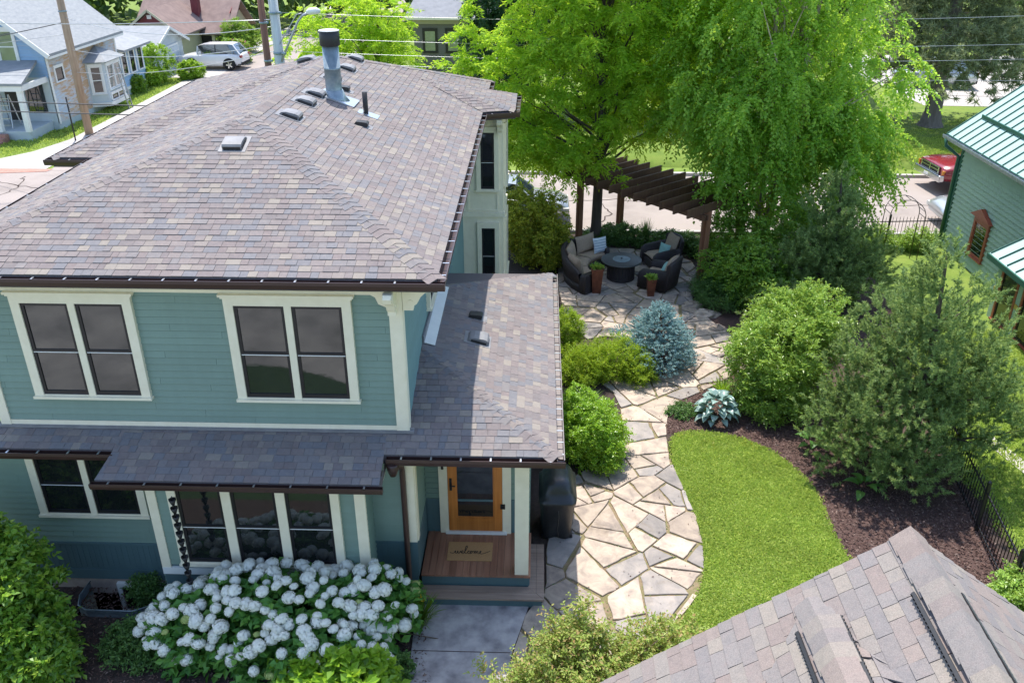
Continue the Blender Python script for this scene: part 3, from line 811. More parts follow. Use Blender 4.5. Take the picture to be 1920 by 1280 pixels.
for k, (xa, xb) in enumerate(((.064, .19), (-.066, .060))):
    mb = MB(); ya = 10.698 if k else 10.56
    mb.add([(xa, ya + .145, .17), (xb, ya + .005, .17), (xb, 11.9, .17), (xa, 11.9, .17), (xa, ya + .145, .206), (xb, ya + .005, .206), (xb, 11.9, .206), (xa, 11.9, .206)],
           [(3, 2, 1, 0), (4, 5, 6, 7), (0, 1, 5, 4), (1, 2, 6, 5), (2, 3, 7, 6), (3, 0, 4, 7)]); mb.build('step_board', 'step_wood', H)
mb = MB(); mb.box(-1.82, .15, 10.60, 11.88, .0, .169); mb.build('step_riser', 'wainscot', H)
mb = MB(); mb.box(-.29, -.07, 10.88, 11.10, .42, 2.92); mb.box(-.31, -.05, 10.86, 11.12, 2.80, 2.90); mb.build('porch_post', 'cream_trim', H, bevel=.006)
# downspout
mb = MB(); dxs = -1.98
mb.tube([(dxs - .06, 10.34, 2.95), (dxs - .06, 10.38, 2.82), (dxs, 10.72, 2.62), (dxs, 10.76, 2.5), (dxs, 10.76, .25), (dxs + .02, 10.66, .12)], .045, 8); ds = mb.build('downspout', 'brown_gutter', H)
mb = MB(); mb.lathe([(.05, 0), (.09, .12), (.10, .2), (.085, .21)], (dxs - .06, 10.35, 2.72), 8); mb.build('leader_head', 'brown_gutter', ds)
# bay tower on the far side
BX0, BX1, BY0, BY1 = XR, -.86, 20.9, 22.4
mb = MB(); mb.box(BX0, BX1, BY0, BY1, 0, 5.56); mb.build('bay_tower', 'cream_trim', H)
wb1 = Wall((BX0, BY0), (BX1, BY0), (0, -1)); wb2 = Wall((BX1, BY0), (BX1, BY1), (1, 0))
for W in (wb1, wb2):
    off = .36 if W is wb1 else .35
    W.window(H, off, W.L - .10, 3.75, 5.3, 1, trim=.11, crown=False, mat='cream_trim')
    W.window(H, off, W.L - .10, 1.3, 2.9, 1, trim=.11, crown=False, mat='cream_trim')
    mb = MB(); W.slab(mb, -.02, W.L + .04, 0, .05, 3.05, 3.16); mb.build('band_board', 'cream_trim', H)
    mb = MB(); W.slab(mb, -.02, W.L + .05, 0, .07, 5.42, 5.5); mb.build('cornice', 'cream_trim', H)
    for zz in (3.2, 1.0):
        mb = MB(); W.slab(mb, .12, .16, 0, .02, zz, zz + .45); W.slab(mb, W.L - .16, W.L - .12, 0, .02, zz, zz + .45); W.slab(mb, .16, W.L - .16, 0, .02, zz + .42, zz + .45); W.slab(mb, .16, W.L - .16, 0, .02, zz, zz + .03); mb.build('panel_moulding', 'cream_trim', H)
bracket(H, wb1, wb1.L - .12, 0)
# chimney flue, vents and pipes on the roof
def rz_(x): return ZE + .345 * (-1.30 - x)
cx, cy = -4.0, 17.3; cz = rz_(cx)
mb = MB(); mb.lathe([(.20, -.08), (.19, .04), (.155, .10), (.155, .55), (.158, .55), (.158, .58), (.155, .58), (.155, .98)], (cx, cy, cz), 28); fl = mb.build('flue', 'galvanised', roof)
mb = MB(); mb.lathe([(.175, .98), (.19, .99), (.19, 1.24), (.17, 1.25)], (cx, cy, cz), 28); mb.build('flue_cap', 'dark_plastic', fl)
mb = MB(); mb.lathe([(.195, 1.252), (.195, 1.262), (.05, 1.285), (.01, 1.29)], (cx, cy, cz), 28); mb.build('cap_lid', 'white_trim', fl)
mb = MB(); mb.lathe([(.30, -.07), (.22, .03), (.17, .16), (.16, .16)], (cx, cy, cz), 28); mb.build('flue_boot', 'galvanised', fl)
mb = MB(); mb.obox((cx + .08, cy, cz + .0), (.34, 0, -.34 * .345), (0, .30, 0), (.005, 0, .012)); mb.build('flue_flashing', 'silver_metal', fl)
def plane_pt(x, y, kind):
    if kind == 'r': return np.array([x, y, rz_(x)]), nrm(np.array([.345, 0, 1.])), np.array([0, 1., 0]), nrm(np.array([1., 0, -.345]))
    if kind == 'f': return np.array([x, y, ZE + .304 * (y - 10.48)]), nrm(np.array([0, -.304, 1.])), np.array([1., 0, 0]), nrm(np.array([0, -1., -.304]))
    if kind == 'w': return np.array([x, y, ZE + .268 * (x + 9.3)]), nrm(np.array([-.268, 0, 1.])), np.array([0, 1., 0]), nrm(np.array([-1., 0, -.268]))
    return np.array([x, y, ZL + PL * (.33 - x)]), nrm(np.array([PL, 0, 1.])), np.array([0, 1., 0]), nrm(np.array([1., 0, -PL]))
def box_vent(x, y, kind, parent, sc=1.0):
    p, n, u, d = plane_pt(x, y, kind)
    prof = [(-.20, .012), (-.16, .07), (-.08, .105), (.10, .125), (.17, .115), (.20, .085), (.20, .02), (.12, .012)]
    mb = MB(); mb.prism([p + d * a * sc + n * b * sc - u * .17 * sc for a, b in prof], u * .34 * sc)
    v = mb.build('roof_vent', 'vent_metal', parent)
    mb = MB(); mb.obox(p + n * .014, u * .24 * sc, d * .26 * sc, n * .004); mb.build('vent_flange', 'vent_metal', v)
    mb = MB(); mb.obox(p + d * .203 * sc + n * .05 * sc, u * .15 * sc, d * .004, n * .028 * sc); mb.build('vent_grille', 'dark_plastic', v)
    for s in (-1, 1):
        mb = MB(); mb.obox(p + u * s * .172 * sc + n * .045 * sc + d * .02, u * .003, d * .15 * sc, n * .025 * sc); mb.build('vent_grille', 'dark_plastic', v)
for x, y in ((-4.32, 15.2), (-4.33, 16.3), (-4.32, 17.05), (-4.28, 19.9), (-4.32, 21.1), (-4.33, 18.6)): box_vent(x, y, 'r', roof, .88)
box_vent(-4.8, 13.6, 'f', roof, .9); box_vent(-5.35, 19.85 + .9, 'w', roof); box_vent(-1.0, 13.35, 'p', lroof, .9)
p, n, u, d = plane_pt(-3.34, 16.95, 'r')
mb = MB(); mb.tube([p - (0, 0, .05), p + (0, 0, .42)], .05, 12); pp = mb.build('plumbing_pipe', 'dark_plastic', roof)
mb = MB(); mb.obox(p + n * .014 + d * .05, u * .15, d * .2, n * .004); mb.build('pipe_flashing', 'silver_metal', pp)
for x, y, kd, par in ((-3.28, 16.1, 'r', roof), (-4.0, 18.1, 'r', roof), (-1.1, 14.2, 'p', lroof)):
    p, n, u, d = plane_pt(x, y, kd)
    mb = MB(); mb.prism([p + d * a + n * b - u * .09 for a, b in ((-.12, .01), (-.1, .06), (.08, .10), (.12, .09), (.12, .012))], u * .18); cv = mb.build('exhaust_hood', 'dark_plastic', par)
    mb = MB(); mb.obox(p + d * .10 + n * .013, u * .12, d * .12, n * .003); mb.build('hood_flange', 'vent_metal', cv)
# door mat with its lettering, rain chain, basement window well
mat = root('door_mat', (-1.05, 11.42, .421), 'tan coir door mat lettered welcome on the wooden porch', 'door mat')
mb = MB(); mb.box(-.375, .375, -.23, .23, 0, .016); mb.build('mat_body', 'mat_coir', mat, local=True, bevel=.004)
def script_word(parent):
    """handwritten 'welcome' as joined strokes (units: x 0..1)"""
    s = []
    s.append([(0, .05), (.06, .02), (.10, .03), (.135, .12), (.145, .03), (.175, .02), (.195, .12), (.205, .03), (.235, .02), (.262, .11), (.275, .06), (.30, .05), (.325, .08), (.32, .125), (.298, .12), (.29, .06), (.31, .015), (.345, .03),
              (.40, .18), (.42, .29), (.40, .32), (.378, .24), (.37, .08), (.388, .02), (.42, .03), (.46, .10), (.485, .12), (.47, .125), (.445, .09), (.45, .03), (.48, .015), (.515, .05), (.535, .11), (.515, .115), (.50, .07), (.515, .02), (.545, .03), (.56, .09), (.55, .115), (.575, .10),
              (.60, .12), (.605, .02), (.62, .09), (.645, .12), (.65, .02), (.665, .09), (.69, .115), (.70, .03), (.725, .02), (.755, .06), (.775, .10), (.765, .125), (.745, .10), (.748, .04), (.775, .012), (.82, .02), (.90, .06), (1.0, .13)])
    mb = MB()
    for st in s:
        P = [np.array([-.335 + .67 * a, -.075 + b * .62, .0175]) for a, b in st]
        Q = []
        for i in range(len(P) - 1):
            p0, p1, p2, p3 = P[max(i - 1, 0)], P[i], P[i + 1], P[min(i + 2, len(P) - 1)]
            for k in range(5):
                t = k / 5; Q.append(.5 * (2 * p1 + (p2 - p0) * t + (2 * p0 - 5 * p1 + 4 * p2 - p3) * t * t + (3 * p1 - p0 - 3 * p2 + p3) * t ** 3))
        Q.append(P[-1]); rows = []
        for i, q in enumerate(Q):
            d = Q[min(i + 1, len(Q) - 1)] - Q[max(i - 1, 0)]; n = nrm(np.array([-d[1], d[0], 0])); w = .0065
            rows.append([q + n * w + (0, 0, .0006), q - n * w + (0, 0, .0006)])
        mb.grid(rows, smooth=False)
    mb.build('lettering', 'ink', parent, local=True)
script_word(mat)
rc = root('rain_chain', (-5.1, 9.83, .3), 'dark rain chain of small cups hanging from the shed roof corner', 'rain chain')
cup = None
for i in range(15):
    z = 2.62 - i * .148
    if cup is None:
        mb = MB(); mb.lathe([(.012, -.115), (.018, -.11), (.058, 0), (.050, 0), (.012, -.09)], (0, 0, 0), 6); cup = mb.mesh('cup', MATS['black_metal'])
    mesh_obj('cup', cup, rc, (0, 0, z - .3))
    mb = MB(); mb.tube([(0, 0, z - .3 - .03), (0, 0, z - .3 + .05)], .006, 5); mb.build('link', 'black_metal', rc, local=True)
ww = root('window_well', (-6.65, 10.55, 0), 'corrugated galvanised window well at the basement window', 'window well')
mb = MB()
ring = [(-7.28, 10.82), (-7.30, 10.5), (-7.22, 10.28), (-7.05, 10.18), (-6.3, 10.17), (-6.1, 10.28), (-6.02, 10.5), (-6.0, 10.82)]
rows = []
for k in range(17):
    z = -.5 + k * .04; o_ = .012 if k % 2 else 0
    c0 = np.mean(ring, axis=0)
    rows.append([np.array([*(c0 + (np.array(q) - c0) * (1 + o_)), z]) for q in ring])
mb.grid(rows, smooth=False); mb.build('corrugated_wall', 'galvanised', ww)
mb = MB(); mb.tube([np.array([*q, .15]) for q in ring], .014, 6); mb.build('rim', 'galvanised', ww)
# ------------------------------------------------------------------ the ground and paving
def G(pts, z=0.0): return [gz(*p, 0.0)[:2] for p in pts]
def sheet(name, poly, z, mat, parent=None, cat=None):
    """flat (possibly concave) sheet, triangulated by ear clipping"""
    from mathutils.geometry import tessellate_polygon
    P = [Vector((float(q[0]), float(q[1]), z)) for q in poly]
    tris = tessellate_polygon([P])
    mb = MB(); mb.v = [tuple(p) for p in P]
    for t in tris:
        a, b, c = (P[i] for i in t)
        mb.f.append(tuple(t) if (b - a).cross(c - a).z > 0 else tuple(t)[::-1]); mb.sm.append(False)
    o = mb.build(name, mat)
    o['kind'] = 'structure'
    return o
def rect_ring(name, X, Y, hole, z, mat):
    (x0, x1), (y0, y1), (a, b, c, d) = X, Y, hole
    mb = MB()
    for q in ((x0, x1, y0, c), (x0, x1, d, y1), (x0, a, c, d), (b, x1, c, d)):
        mb.add([(q[0], q[2], z), (q[1], q[2], z), (q[1], q[3], z), (q[0], q[3], z)], [(0, 1, 2, 3)])
    o = mb.build(name, mat); o['kind'] = 'structure'; return o
HOLE = (-7.27, -6.03, 10.2, 10.84)
rect_ring('ground', (-400, 400), (-200, 600), HOLE, -.004, 'far_grass')
rect_ring('planting_bed', (-12, -1.86), (7.4, 10.84), HOLE, .006, 'soil')
mb = MB(); mb.box(-7.4, -5.9, 10.1, 10.85, -.6, -.5); o = mb.build('planting_bed_pit', 'soil'); o['kind'] = 'structure'
def inside(P, poly):
    P = np.atleast_2d(P); x, y = P[:, 0], P[:, 1]; r = np.zeros(len(P), bool); n = len(poly)
    for i in range(n):
        x0, y0 = poly[i]; x1, y1 = poly[(i + 1) % n]
        c = ((y0 > y) != (y1 > y)) & (x < (x1 - x0) * (y - y0) / (y1 - y0 + 1e-12) + x0); r ^= c
    return r
def smooth_poly(poly, it=2):
    P = np.array(poly, float)
    for _ in range(it):
        Q = np.roll(P, -1, 0); P = np.stack([P * .75 + Q * .25, P * .25 + Q * .75], 1).reshape(-1, 2)
    return P
def scatter_in(poly, dens):
    P = np.array(poly); lo, hi = P.min(0), P.max(0); n = int(dens * np.prod(hi - lo))
    q = rng.uniform(lo, hi, (n, 2)); return q[inside(q, poly)]
# sheets on the house side
yard = sheet('garden_soil', [(-1.9, 6.5), (8.4, 6.5), (8.6, 17), (9.5, 28), (-8, 28), (-8, 24.2), (-1.9, 24.2)], .001, 'soil')
drive = sheet('driveway', [(-30, -40), (2.2, -40), (2.2, 8.2), (-1.0, 8.6), (-1.9, 7.6), (-2.6, 5.2), (-4.2, 4.0), (-5.2, 3.5), (-6.0, 3.2), (-6.8, 3.0), (-7.6, 3.15), (-8.1, 3.9), (-8.5, 5.2), (-9.3, 6.2), (-12, 6.6), (-30, 6.8)], .010, 'gravel_grey')
reflect_ground = sheet('added_reflect_ground', [(-1.9, 7.5), (-12, 7.5), (-12, 2.6), (-1.9, 2.6)], .003, 'added_reflect_ground')  # out of view, added to darken the green mirrored in the upper windows
walk = sheet('front_walk', [(-1.86, 10.6), (-.05, 10.62), (-.30, 9.6), (-.45, 8.0), (-1.75, 8.0)], .022, 'concrete_walk')
mb = MB(); mb.box(-1.80, -.32, 9.62, 9.632, .0235, .0265); mb.build('score_line', 'soil', walk)
side_bed = sheet('planting_bed', [(.0, 11.9), (.75, 12.4), (1.6, 13.6), (1.8, 15.2), (1.75, 16.4), (2.4, 17.1), (2.9, 18.0), (4.1, 18.6), (4.3, 19.4), (3.4, 19.9), (2.2, 19.9), (1.3, 19.4), (1.0, 20.5), (.8, 22.5), (.7, 27.6), (-8, 27.6), (-8, 24.1), (-1.8, 24.1), (-.05, 16.5)], .004, 'soil')
path_px = [(962, 1225), (992, 1137), (1024, 1128), (1024, 1000), (1075, 880), (1165, 890), (1172, 830), (1160, 745), (1120, 715), (1225, 690), (1310, 655), (1150, 630), (1085, 640), (1046, 560), (1046, 470), (1130, 462), (1290, 480), (1320, 530), (1290, 570), (1330, 600), (1385, 640), (1400, 690), (1330, 730), (1255, 760), (1247, 815), (1258, 870), (1285, 925), (1310, 985), (1321, 1050), (1315, 1105), (1285, 1150), (1200, 1235), (1080, 1300), (940, 1310)]
path_poly = smooth_poly(G(path_px), 1)
pbase = sheet('flagstone_path', path_poly, .012, 'joint_sand')
lawn_px = [(1258, 812), (1330, 811), (1400, 825), (1470, 862), (1530, 920), (1552, 985), (1592, 1056), (1660, 1130), (1700, 1300), (1500, 1400), (1150, 1420), (1080, 1300), (1200, 1236), (1286, 1151), (1316, 1106), (1322, 1050), (1311, 985), (1286, 925), (1259, 870)]
lawn_poly = smooth_poly(G(lawn_px), 2)
lawn = sheet('lawn', lawn_poly, .018, 'grass_ground')
bed_px = [(1238, 780), (1262, 742), (1330, 728), (1400, 690), (1385, 640), (1330, 600), (1290, 565), (1330, 520), (1420, 470), (1560, 465), (1640, 520), (1700, 640), (1770, 830), (1850, 990), (1960, 1230), (1900, 1400), (1700, 1300), (1660, 1132), (1590, 1054), (1553, 985), (1530, 920), (1470, 862), (1400, 825), (1330, 811), (1248, 813)]
bed_poly = G(bed_px)
bed = sheet('mulch_bed', bed_poly, .008, 'mulch_ground')
# flagstones: irregular cells cut out of the path outline
def clip_half(poly, n, c):
    out = []
    for i in range(len(poly)):
        p, q = poly[i], poly[(i + 1) % len(poly)]; dp, dq = p @ n - c, q @ n - c
        if dp <= 0: out.append(p)
        if dp * dq < 0: out.append(p + (q - p) * (dp / (dp - dq)))
    return out
def flagstones(outline, spacing_fn, parent, mats, seed, avoid=None, gap=.017):
    r = np.random.default_rng(seed); P = np.array(outline); lo, hi = P.min(0) - 1, P.max(0) + 1
    pts = []
    for _ in range(9000):
        q = r.uniform(lo, hi); s = spacing_fn(q)
        if all((q[0] - o[0]) ** 2 + (q[1] - o[1]) ** 2 > (s * o[2]) ** 2 for o in pts): pts.append((q[0], q[1], r.uniform(.55, 1.45)))
    pts = np.array(pts)[:, :2]; n = 0
    for i, c in enumerate(pts):
        if np.hypot(*(P - c).T).min() > 1.2 and not inside(c, outline)[0]: continue
        d = pts - c; L = np.hypot(d[:, 0], d[:, 1]); L[i] = 1e9
        poly = [np.array(q) for q in outline]
        for j in np.argsort(L)[:22]:
            if L[j] > 3.5: continue
            nn = d[j] / L[j]; g_ = gap * (.5 + 2.0 * (((i * 7 + j * 7 + i * j) % 5) / 4) ** 2)
            poly = clip_half(poly, nn, nn @ c + L[j] / 2 - g_)
            if len(poly) < 3: break
        if len(poly) < 3: continue
        todo = [np.array(poly)]; pieces = []
        while todo:
            pc = todo.pop(); ar0 = .5 * abs(np.dot(pc[:, 0], np.roll(pc[:, 1], -1)) - np.dot(pc[:, 1], np.roll(pc[:, 0], -1)))
            if ar0 < r.uniform(.16, .62): pieces.append(pc); continue
            cv = pc - pc.mean(0); w_, v_ = np.linalg.eigh(cv.T @ cv); ax_ = v_[:, 1]; an = r.normal(0, .38); nn = np.array([ax_[0] * math.cos(an) - ax_[1] * math.sin(an), ax_[0] * math.sin(an) + ax_[1] * math.cos(an)])
            cc = nn @ (pc.mean(0) + r.normal(0, .05, 2)); gg = gap * r.uniform(.5, 1.6)
            for sg in (1, -1):
                h_ = clip_half([q for q in pc], nn * sg, cc * sg - gg)
                if len(h_) >= 3: todo.append(np.array(h_))
        for poly in pieces: stone(poly, r, parent, mats, avoid)
    return n
def stone(poly, r, parent, mats, avoid):
        ar = .5 * abs(np.dot(poly[:, 0], np.roll(poly[:, 1], -1)) - np.dot(poly[:, 1], np.roll(poly[:, 0], -1)))
        if ar < .02: return
        m = poly.mean(0)
        if avoid is not None and avoid(m): return
        # roughen the edge
        Q = []
        for k in range(len(poly)):
            a, b = poly[k], poly[(k + 1) % len(poly)]; e = b - a; l = np.hypot(*e)
            if l < .02: continue
            Q.append(a + (m - a) * r.uniform(0, .035) + r.normal(0, .008, 2))
            for k2 in range(int(l / .16)):
                tt = (k2 + 1) / (int(l / .16) + 1); Q.append(a + e * tt + (m - a) * r.uniform(-.03, .055))
        if len(Q) < 3: return
        h = .034 + r.uniform(0, .014); tx, ty = r.normal(0, .006, 2)
        top = [np.array([q[0], q[1], h + (q[0] - m[0]) * tx + (q[1] - m[1]) * ty]) for q in Q]
        ins = [t + np.array([*(m - t[:2]), 0]) * .03 for t in top]
        low_ = [np.array([t[0], t[1], .008]) for t in top]; top = [t - (0, 0, .007) for t in top]
        k = len(Q); mb = MB()
        mb.v = [tuple(a - np.array([*m, 0])) for a in low_ + top + ins]
        for a in range(k):
            b = (a + 1) % k
            mb.f += [(a, b, k + b, k + a), (k + a, k + b, 2 * k + b, 2 * k + a)]; mb.sm += [False, False]
        mb.f.append(tuple(range(2 * k, 3 * k))); mb.sm.append(False)
        if ( (Q[1] - Q[0])[0] * (Q[2] - Q[1])[1] - (Q[1] - Q[0])[1] * (Q[2] - Q[1])[0]) < 0: mb.f = [f[::-1] for f in mb.f]
        mname = mats[0] if r.random() < .72 else mats[1]
        mesh_obj('flagstone', mb.mesh('flagstone', MATS[mname]), parent, (m[0], m[1], 0))
flagstones(path_poly, lambda q: .80 if q[1] < 15 else 1.0, pbase, ('flagstone', 'flagstone_grey'), 11, avoid=lambda m: (2.2 < m[0] < 3.6 and 18.1 < m[1] < 19.3))
# mulch chips and lawn blades
def chips(name, poly, dens, mat, z, L=.06, W=.022, label=None):
    q = scatter_in(poly, dens); n = len(q)
    P = np.column_stack([q, np.full(n, z) + rng.uniform(0, .02, n)])
    a = rng.uniform(0, 6.28, n); D = np.column_stack([np.cos(a), np.sin(a), rng.normal(0, .3, n)])
    return mesh_obj(name, leaf_mesh(name, P, D, L, W, MATS[mat], .1, .1, up=np.tile([0, 0, 1.], (n, 1))), None, label=label, cat='mulch', kind='stuff')
vis_bed = G([(1238, 780), (1262, 742), (1400, 690), (1450, 760), (1640, 820), (1770, 830), (1850, 990), (1960, 1230), (1900, 1300), (1700, 1300), (1590, 1054), (1553, 985), (1530, 920), (1470, 862), (1400, 825), (1248, 813)])
chips('mulch_chips', vis_bed, 900, 'mulch_chip', .012, label='dark brown bark chips covering the bed beside the lawn')
chips('mulch_chips', G([(130, 1040), (330, 1060), (790, 1090), (810, 1290), (100, 1290)]), 500, 'mulch_chip', .010, label='dark bark chips under the white hydrangea and the house wall')
def litter(name, poly, dens, mat, z, L, W, label, cat):
    q = scatter_in(poly, dens); n = len(q); keep = lump(np.column_stack([q * 1.7, np.zeros(n)]), 1.2, 9) > -.1; q = q[keep]; n = len(q)
    a = rng.uniform(0, 6.28, n); D = np.column_stack([np.cos(a), np.sin(a), rng.normal(0, .15, n)])
    return mesh_obj(name, leaf_mesh(name, np.column_stack([q, np.full(n, z) + rng.uniform(0, .01, n)]), D, L, W, MATS[mat], .1, .1, up=np.tile([0, 0, 1.], (n, 1))), None, label=label, cat=cat, kind='stuff')
litter('leaf_litter', path_poly, 7, 'mulch_chip', .046, .045, .018, 'scattered dry leaves and debris on the flagstones', 'litter')
litter('joint_weeds', path_poly, 160, 'cover_leaf', .016, .035, .02, 'tiny weeds and moss in the joints of the flagstones', 'weeds')
litter('leaf_litter', [(2.0, 17.9), (3.9, 17.9), (4.4, 19.2), (3.2, 20.2), (1.0, 20.0)], 220, 'mulch_chip', .03, .05, .022, 'brown needle litter around the blue spruce', 'litter')
def blades(name, poly, dens, mat, z, h, w, label, lean=.5, edge=.0):
    q = scatter_in(poly, dens); n = len(q)
    q = q + rng.normal(0, .03, q.shape); P = np.column_stack([q, np.full(n, z)])
    D = np.column_stack([rng.normal(0, lean, (n, 2)), np.full(n, 1.0)])
    hh = h * (1 + .35 * lump(P, 1.4, 3))
    return mesh_obj(name, leaf_mesh(name, P, D, hh, w, MATS[mat], .1, .35), None, label=label, cat='grass', kind='stuff')
lawn_big = np.array(lawn_poly) + (np.array(lawn_poly) - np.mean(lawn_poly, 0)) * .012
blades('grass', lawn_big, 4600, 'grass_blade', .014, .055, .030, 'short bright green grass and clover of the curved lawn', lean=1.3)
def worn(q): return q[(lump(np.column_stack([q * 1.3, np.zeros(len(q))]), 1.0, 21) > .55)]
q_ = worn(scatter_in(lawn_poly, 420)); n_ = len(q_); a_ = rng.uniform(0, 6.28, n_)
mesh_obj('dry_grass', leaf_mesh('dry_grass', np.column_stack([q_, np.full(n_, .035)]), np.column_stack([np.cos(a_), np.sin(a_), np.full(n_, .5)]), .07, .014, MATS['gold_leaf'], .1, .3), None, label='straw-coloured worn patches in the curved lawn', cat='grass', kind='stuff')
nb_poly = [(8.3, 9.5), (12.5, 9.5), (12.9, 16), (12.6, 21), (8.8, 21), (8.4, 14)]
blades('grass', nb_poly, 900, 'grass_blade', .0, .07, .03, 'sunlit grass of the neighbouring yard beyond the black fence')
# streets and the far side
road = sheet('street', [(-120, 28.3), (150, 28.3), (150, 35.1), (-120, 35.1)], .002, 'asphalt')
road2 = sheet('side_street', [(-20.4, 35.05), (-12.5, 35.05), (-12.5, 160), (-20.4, 160)], .006, 'asphalt')
swalk = sheet('sidewalk', [(-20.6, 35.3), (-20.6, 120), (-22.0, 120), (-22.0, 40.2), (-22.6, 38.0), (-23.6, 36.6), (-60, 36.4), (-60, 35.25)], .012, 'concrete')
mb = MB()
for k in range(24):
    y = 39 + k * 2.4; mb.box(-21.99, -20.61, y, y + .02, .0125, .0135)
mb.build('expansion_joint', 'soil', swalk)
strip = sheet('brick_apron', [(-22.9, 34.5), (-20.4, 34.9), (-20.3, 35.28), (-23.2, 35.28)], .016, 'brick_strip')
mb = MB(); mb.box(-12.3, 80, 35.1, 35.28, -.01, .12); mb.build('kerb', 'concrete')['kind'] = 'structure'
mb = MB(); mb.box(-12, 60, 28.1, 28.28, -.01, .12); mb.build('kerb', 'concrete')['kind'] = 'structure'
drv = sheet('far_driveway', [(-24.2, 56.0), (-20.4, 55.6), (-20.4, 61.8), (-24.2, 61.2)], .010, 'concrete')
bank = MB(); rows = []
for x in np.linspace(2, 40, 40):
    w = .25 * math.sin(x * 1.3) * .3
    rows.append([(x, 36.3, -.02), (x, 36.5 + w, .22), (x, 38.2 + w, .42), (x, 45, .5), (x, 46, -.1)])
bank.grid(rows); bank.build('lawn_bank', 'far_grass')['kind'] = 'structure'
blades('grass', [(12, 36.6), (24, 36.6), (24, 44.5), (12, 44.5)], 500, 'grass_blade', .40, .10, .05, 'shaded grass bank across the street under the big spruce')
blades('grass', [(-23.2, 37.2), (-22.05, 40.2), (-22.05, 55.5), (-23.2, 55.5), (-24, 41), (-30, 39.3), (-30, 36.7)], 150, 'grass_blade', .0, .12, .06, 'sunlit front lawn of the weathered house')
for k, pts in enumerate((((-26, 33.2), (-22, 33.5), (-19.5, 32.6), (-14, 32.9), (-9, 32.4)), ((-21, 34.2), (-20.4, 32.8), (-20.7, 31), (-20.1, 29.0)), ((.5, 31.6), (3, 31.9), (5.5, 31.3), (9, 31.8), (13, 31.4), (18, 31.7)), ((2.2, 29), (2.6, 30.4), (2.3, 31.7)), ((11.0, 28.8), (11.4, 30.4), (11.1, 31.6), (11.6, 33.5)), ((-18.5, 36), (-18.1, 42), (-18.7, 50), (-18.2, 60)))):
    mb = MB(); rows = []
    P_ = [np.array([*q, .009]) for q in pts]; Q_ = []
    for a_, b_ in zip(P_[:-1], P_[1:]):
        for t_ in np.linspace(0, 1, 9)[:-1]: Q_.append(a_ + (b_ - a_) * t_ + np.array([rng.normal(0, .06), rng.normal(0, .06), 0]))
    for i, q in enumerate(Q_):
        d_ = nrm(Q_[min(i + 1, len(Q_) - 1)] - Q_[max(i - 1, 0)]); n_ = np.array([-d_[1], d_[0], 0]) * rng.uniform(.012, .03); rows.append([q + n_, q - n_])
    mb.grid(rows, smooth=False); mb.build('tar_crack', 'soil', road)
parking = sheet('gravel_lot', [(21, 49), (60, 47), (60, 66), (20, 66)], .01, 'concrete')
npath = sheet('neighbour_path', G([(1838, 822), (1862, 818), (1925, 868), (1925, 892)]), .01, 'concrete')
soil3 = sheet('verge_bed', [(.7, 26.0), (5.8, 26.0), (6.2, 28.05), (-8, 28.05), (-8, 27.5), (.5, 27.4)], .009, 'soil')
# ------------------------------------------------------------------ garage roof in front
GR = root('garage', (2.72, 0, 0), 'garage with weathered mauve and tan shingles and black ridge vents', 'garage')
gy0 = 5.1; xr_, zr = 2.72, 6.1; pt = .745
xl_, xg = -1.2, 6.4
pL = [(xl_, gy0, zr - pt * (xr_ - xl_)), (xr_, gy0, zr), (xr_, -4, zr), (xl_, -4, zr - pt * (xr_ - xl_))]
pR = [(xr_, gy0, zr), (xg, gy0, zr - pt * (xg - xr_)), (xg, -4, zr - pt * (xg - xr_)), (xr_, -4, zr)]
mb = MB()
for pl in (pL, pR):
    q = [np.array(p, float) - (0, 0, .012) for p in pl]; mb.add(q, [(0, 1, 2, 3)]); mb.add([p - (0, 0, .12) for p in q], [(3, 2, 1, 0)])
    mb.add([q[0], q[1], q[1] - (0, 0, .12), q[0] - (0, 0, .12)], [(0, 1, 2, 3)])
gdeck = mb.build('roof', 'roof_deck', GR)
mb = MB(); mb.prism([(xl_ + .4, gy0 - .35, 0), (xg - .4, gy0 - .35, 0), (xg - .4, gy0 - .35, zr - .15 - pt * (xg - .4 - xr_)), (xr_, gy0 - .35, zr - .15), (xl_ + .4, gy0 - .35, zr - .15 - pt * (xr_ - xl_ - .4))], (0, -8.5, 0)); mb.build('wall', 'siding', GR)
T = shingles([(p[0], max(p[1], -.5), p[2]) for p in pL], (0, 1, 0), e=.118, wmin=.11, wmax=.27, thick=.012) + shingles([(p[0], max(p[1], 1.0), p[2]) for p in pR], (0, 1, 0), e=.118, wmin=.11, wmax=.27, thick=.012)
# the low cross ridge that grows out of the left slope
def lz(x): return zr - pt * (xr_ - x)
S0 = np.array([2.03, 4.92, lz(2.03)]); S1 = np.array([1.95, 2.9, lz(1.95) + .36])
Lf = np.array([.5, 2.9, lz(.5) + .01]); Rf = np.array([2.66, 2.9, lz(2.66)])
crick = []
for tri, u in (([S0, S1, Lf], S1 - S0), ([S0, Rf, S1], S1 - S0)):
    m2 = MB(); m2.add([q - (0, 0, .004) for q in tri], [(0, 1, 2)]); m2.build('cross_roof', 'roof_deck', gdeck)
    P_, n_, u_, v_ = plane_axes(tri, u)
    crick += shingles([np.array(q) + n_ * .012 for q in tri], u, e=.118, wmin=.11, wmax=.27, thick=.012)
def under(t):
    m = t[:4].mean(0)[:2]
    return inside(m, [S0[:2] + (0, -.05), Rf[:2] + (-.06, 0), Lf[:2] + (.06, 0)])[0]
lay([t for t in T if not under(t)] + crick, gdeck, 'garage_shingle')
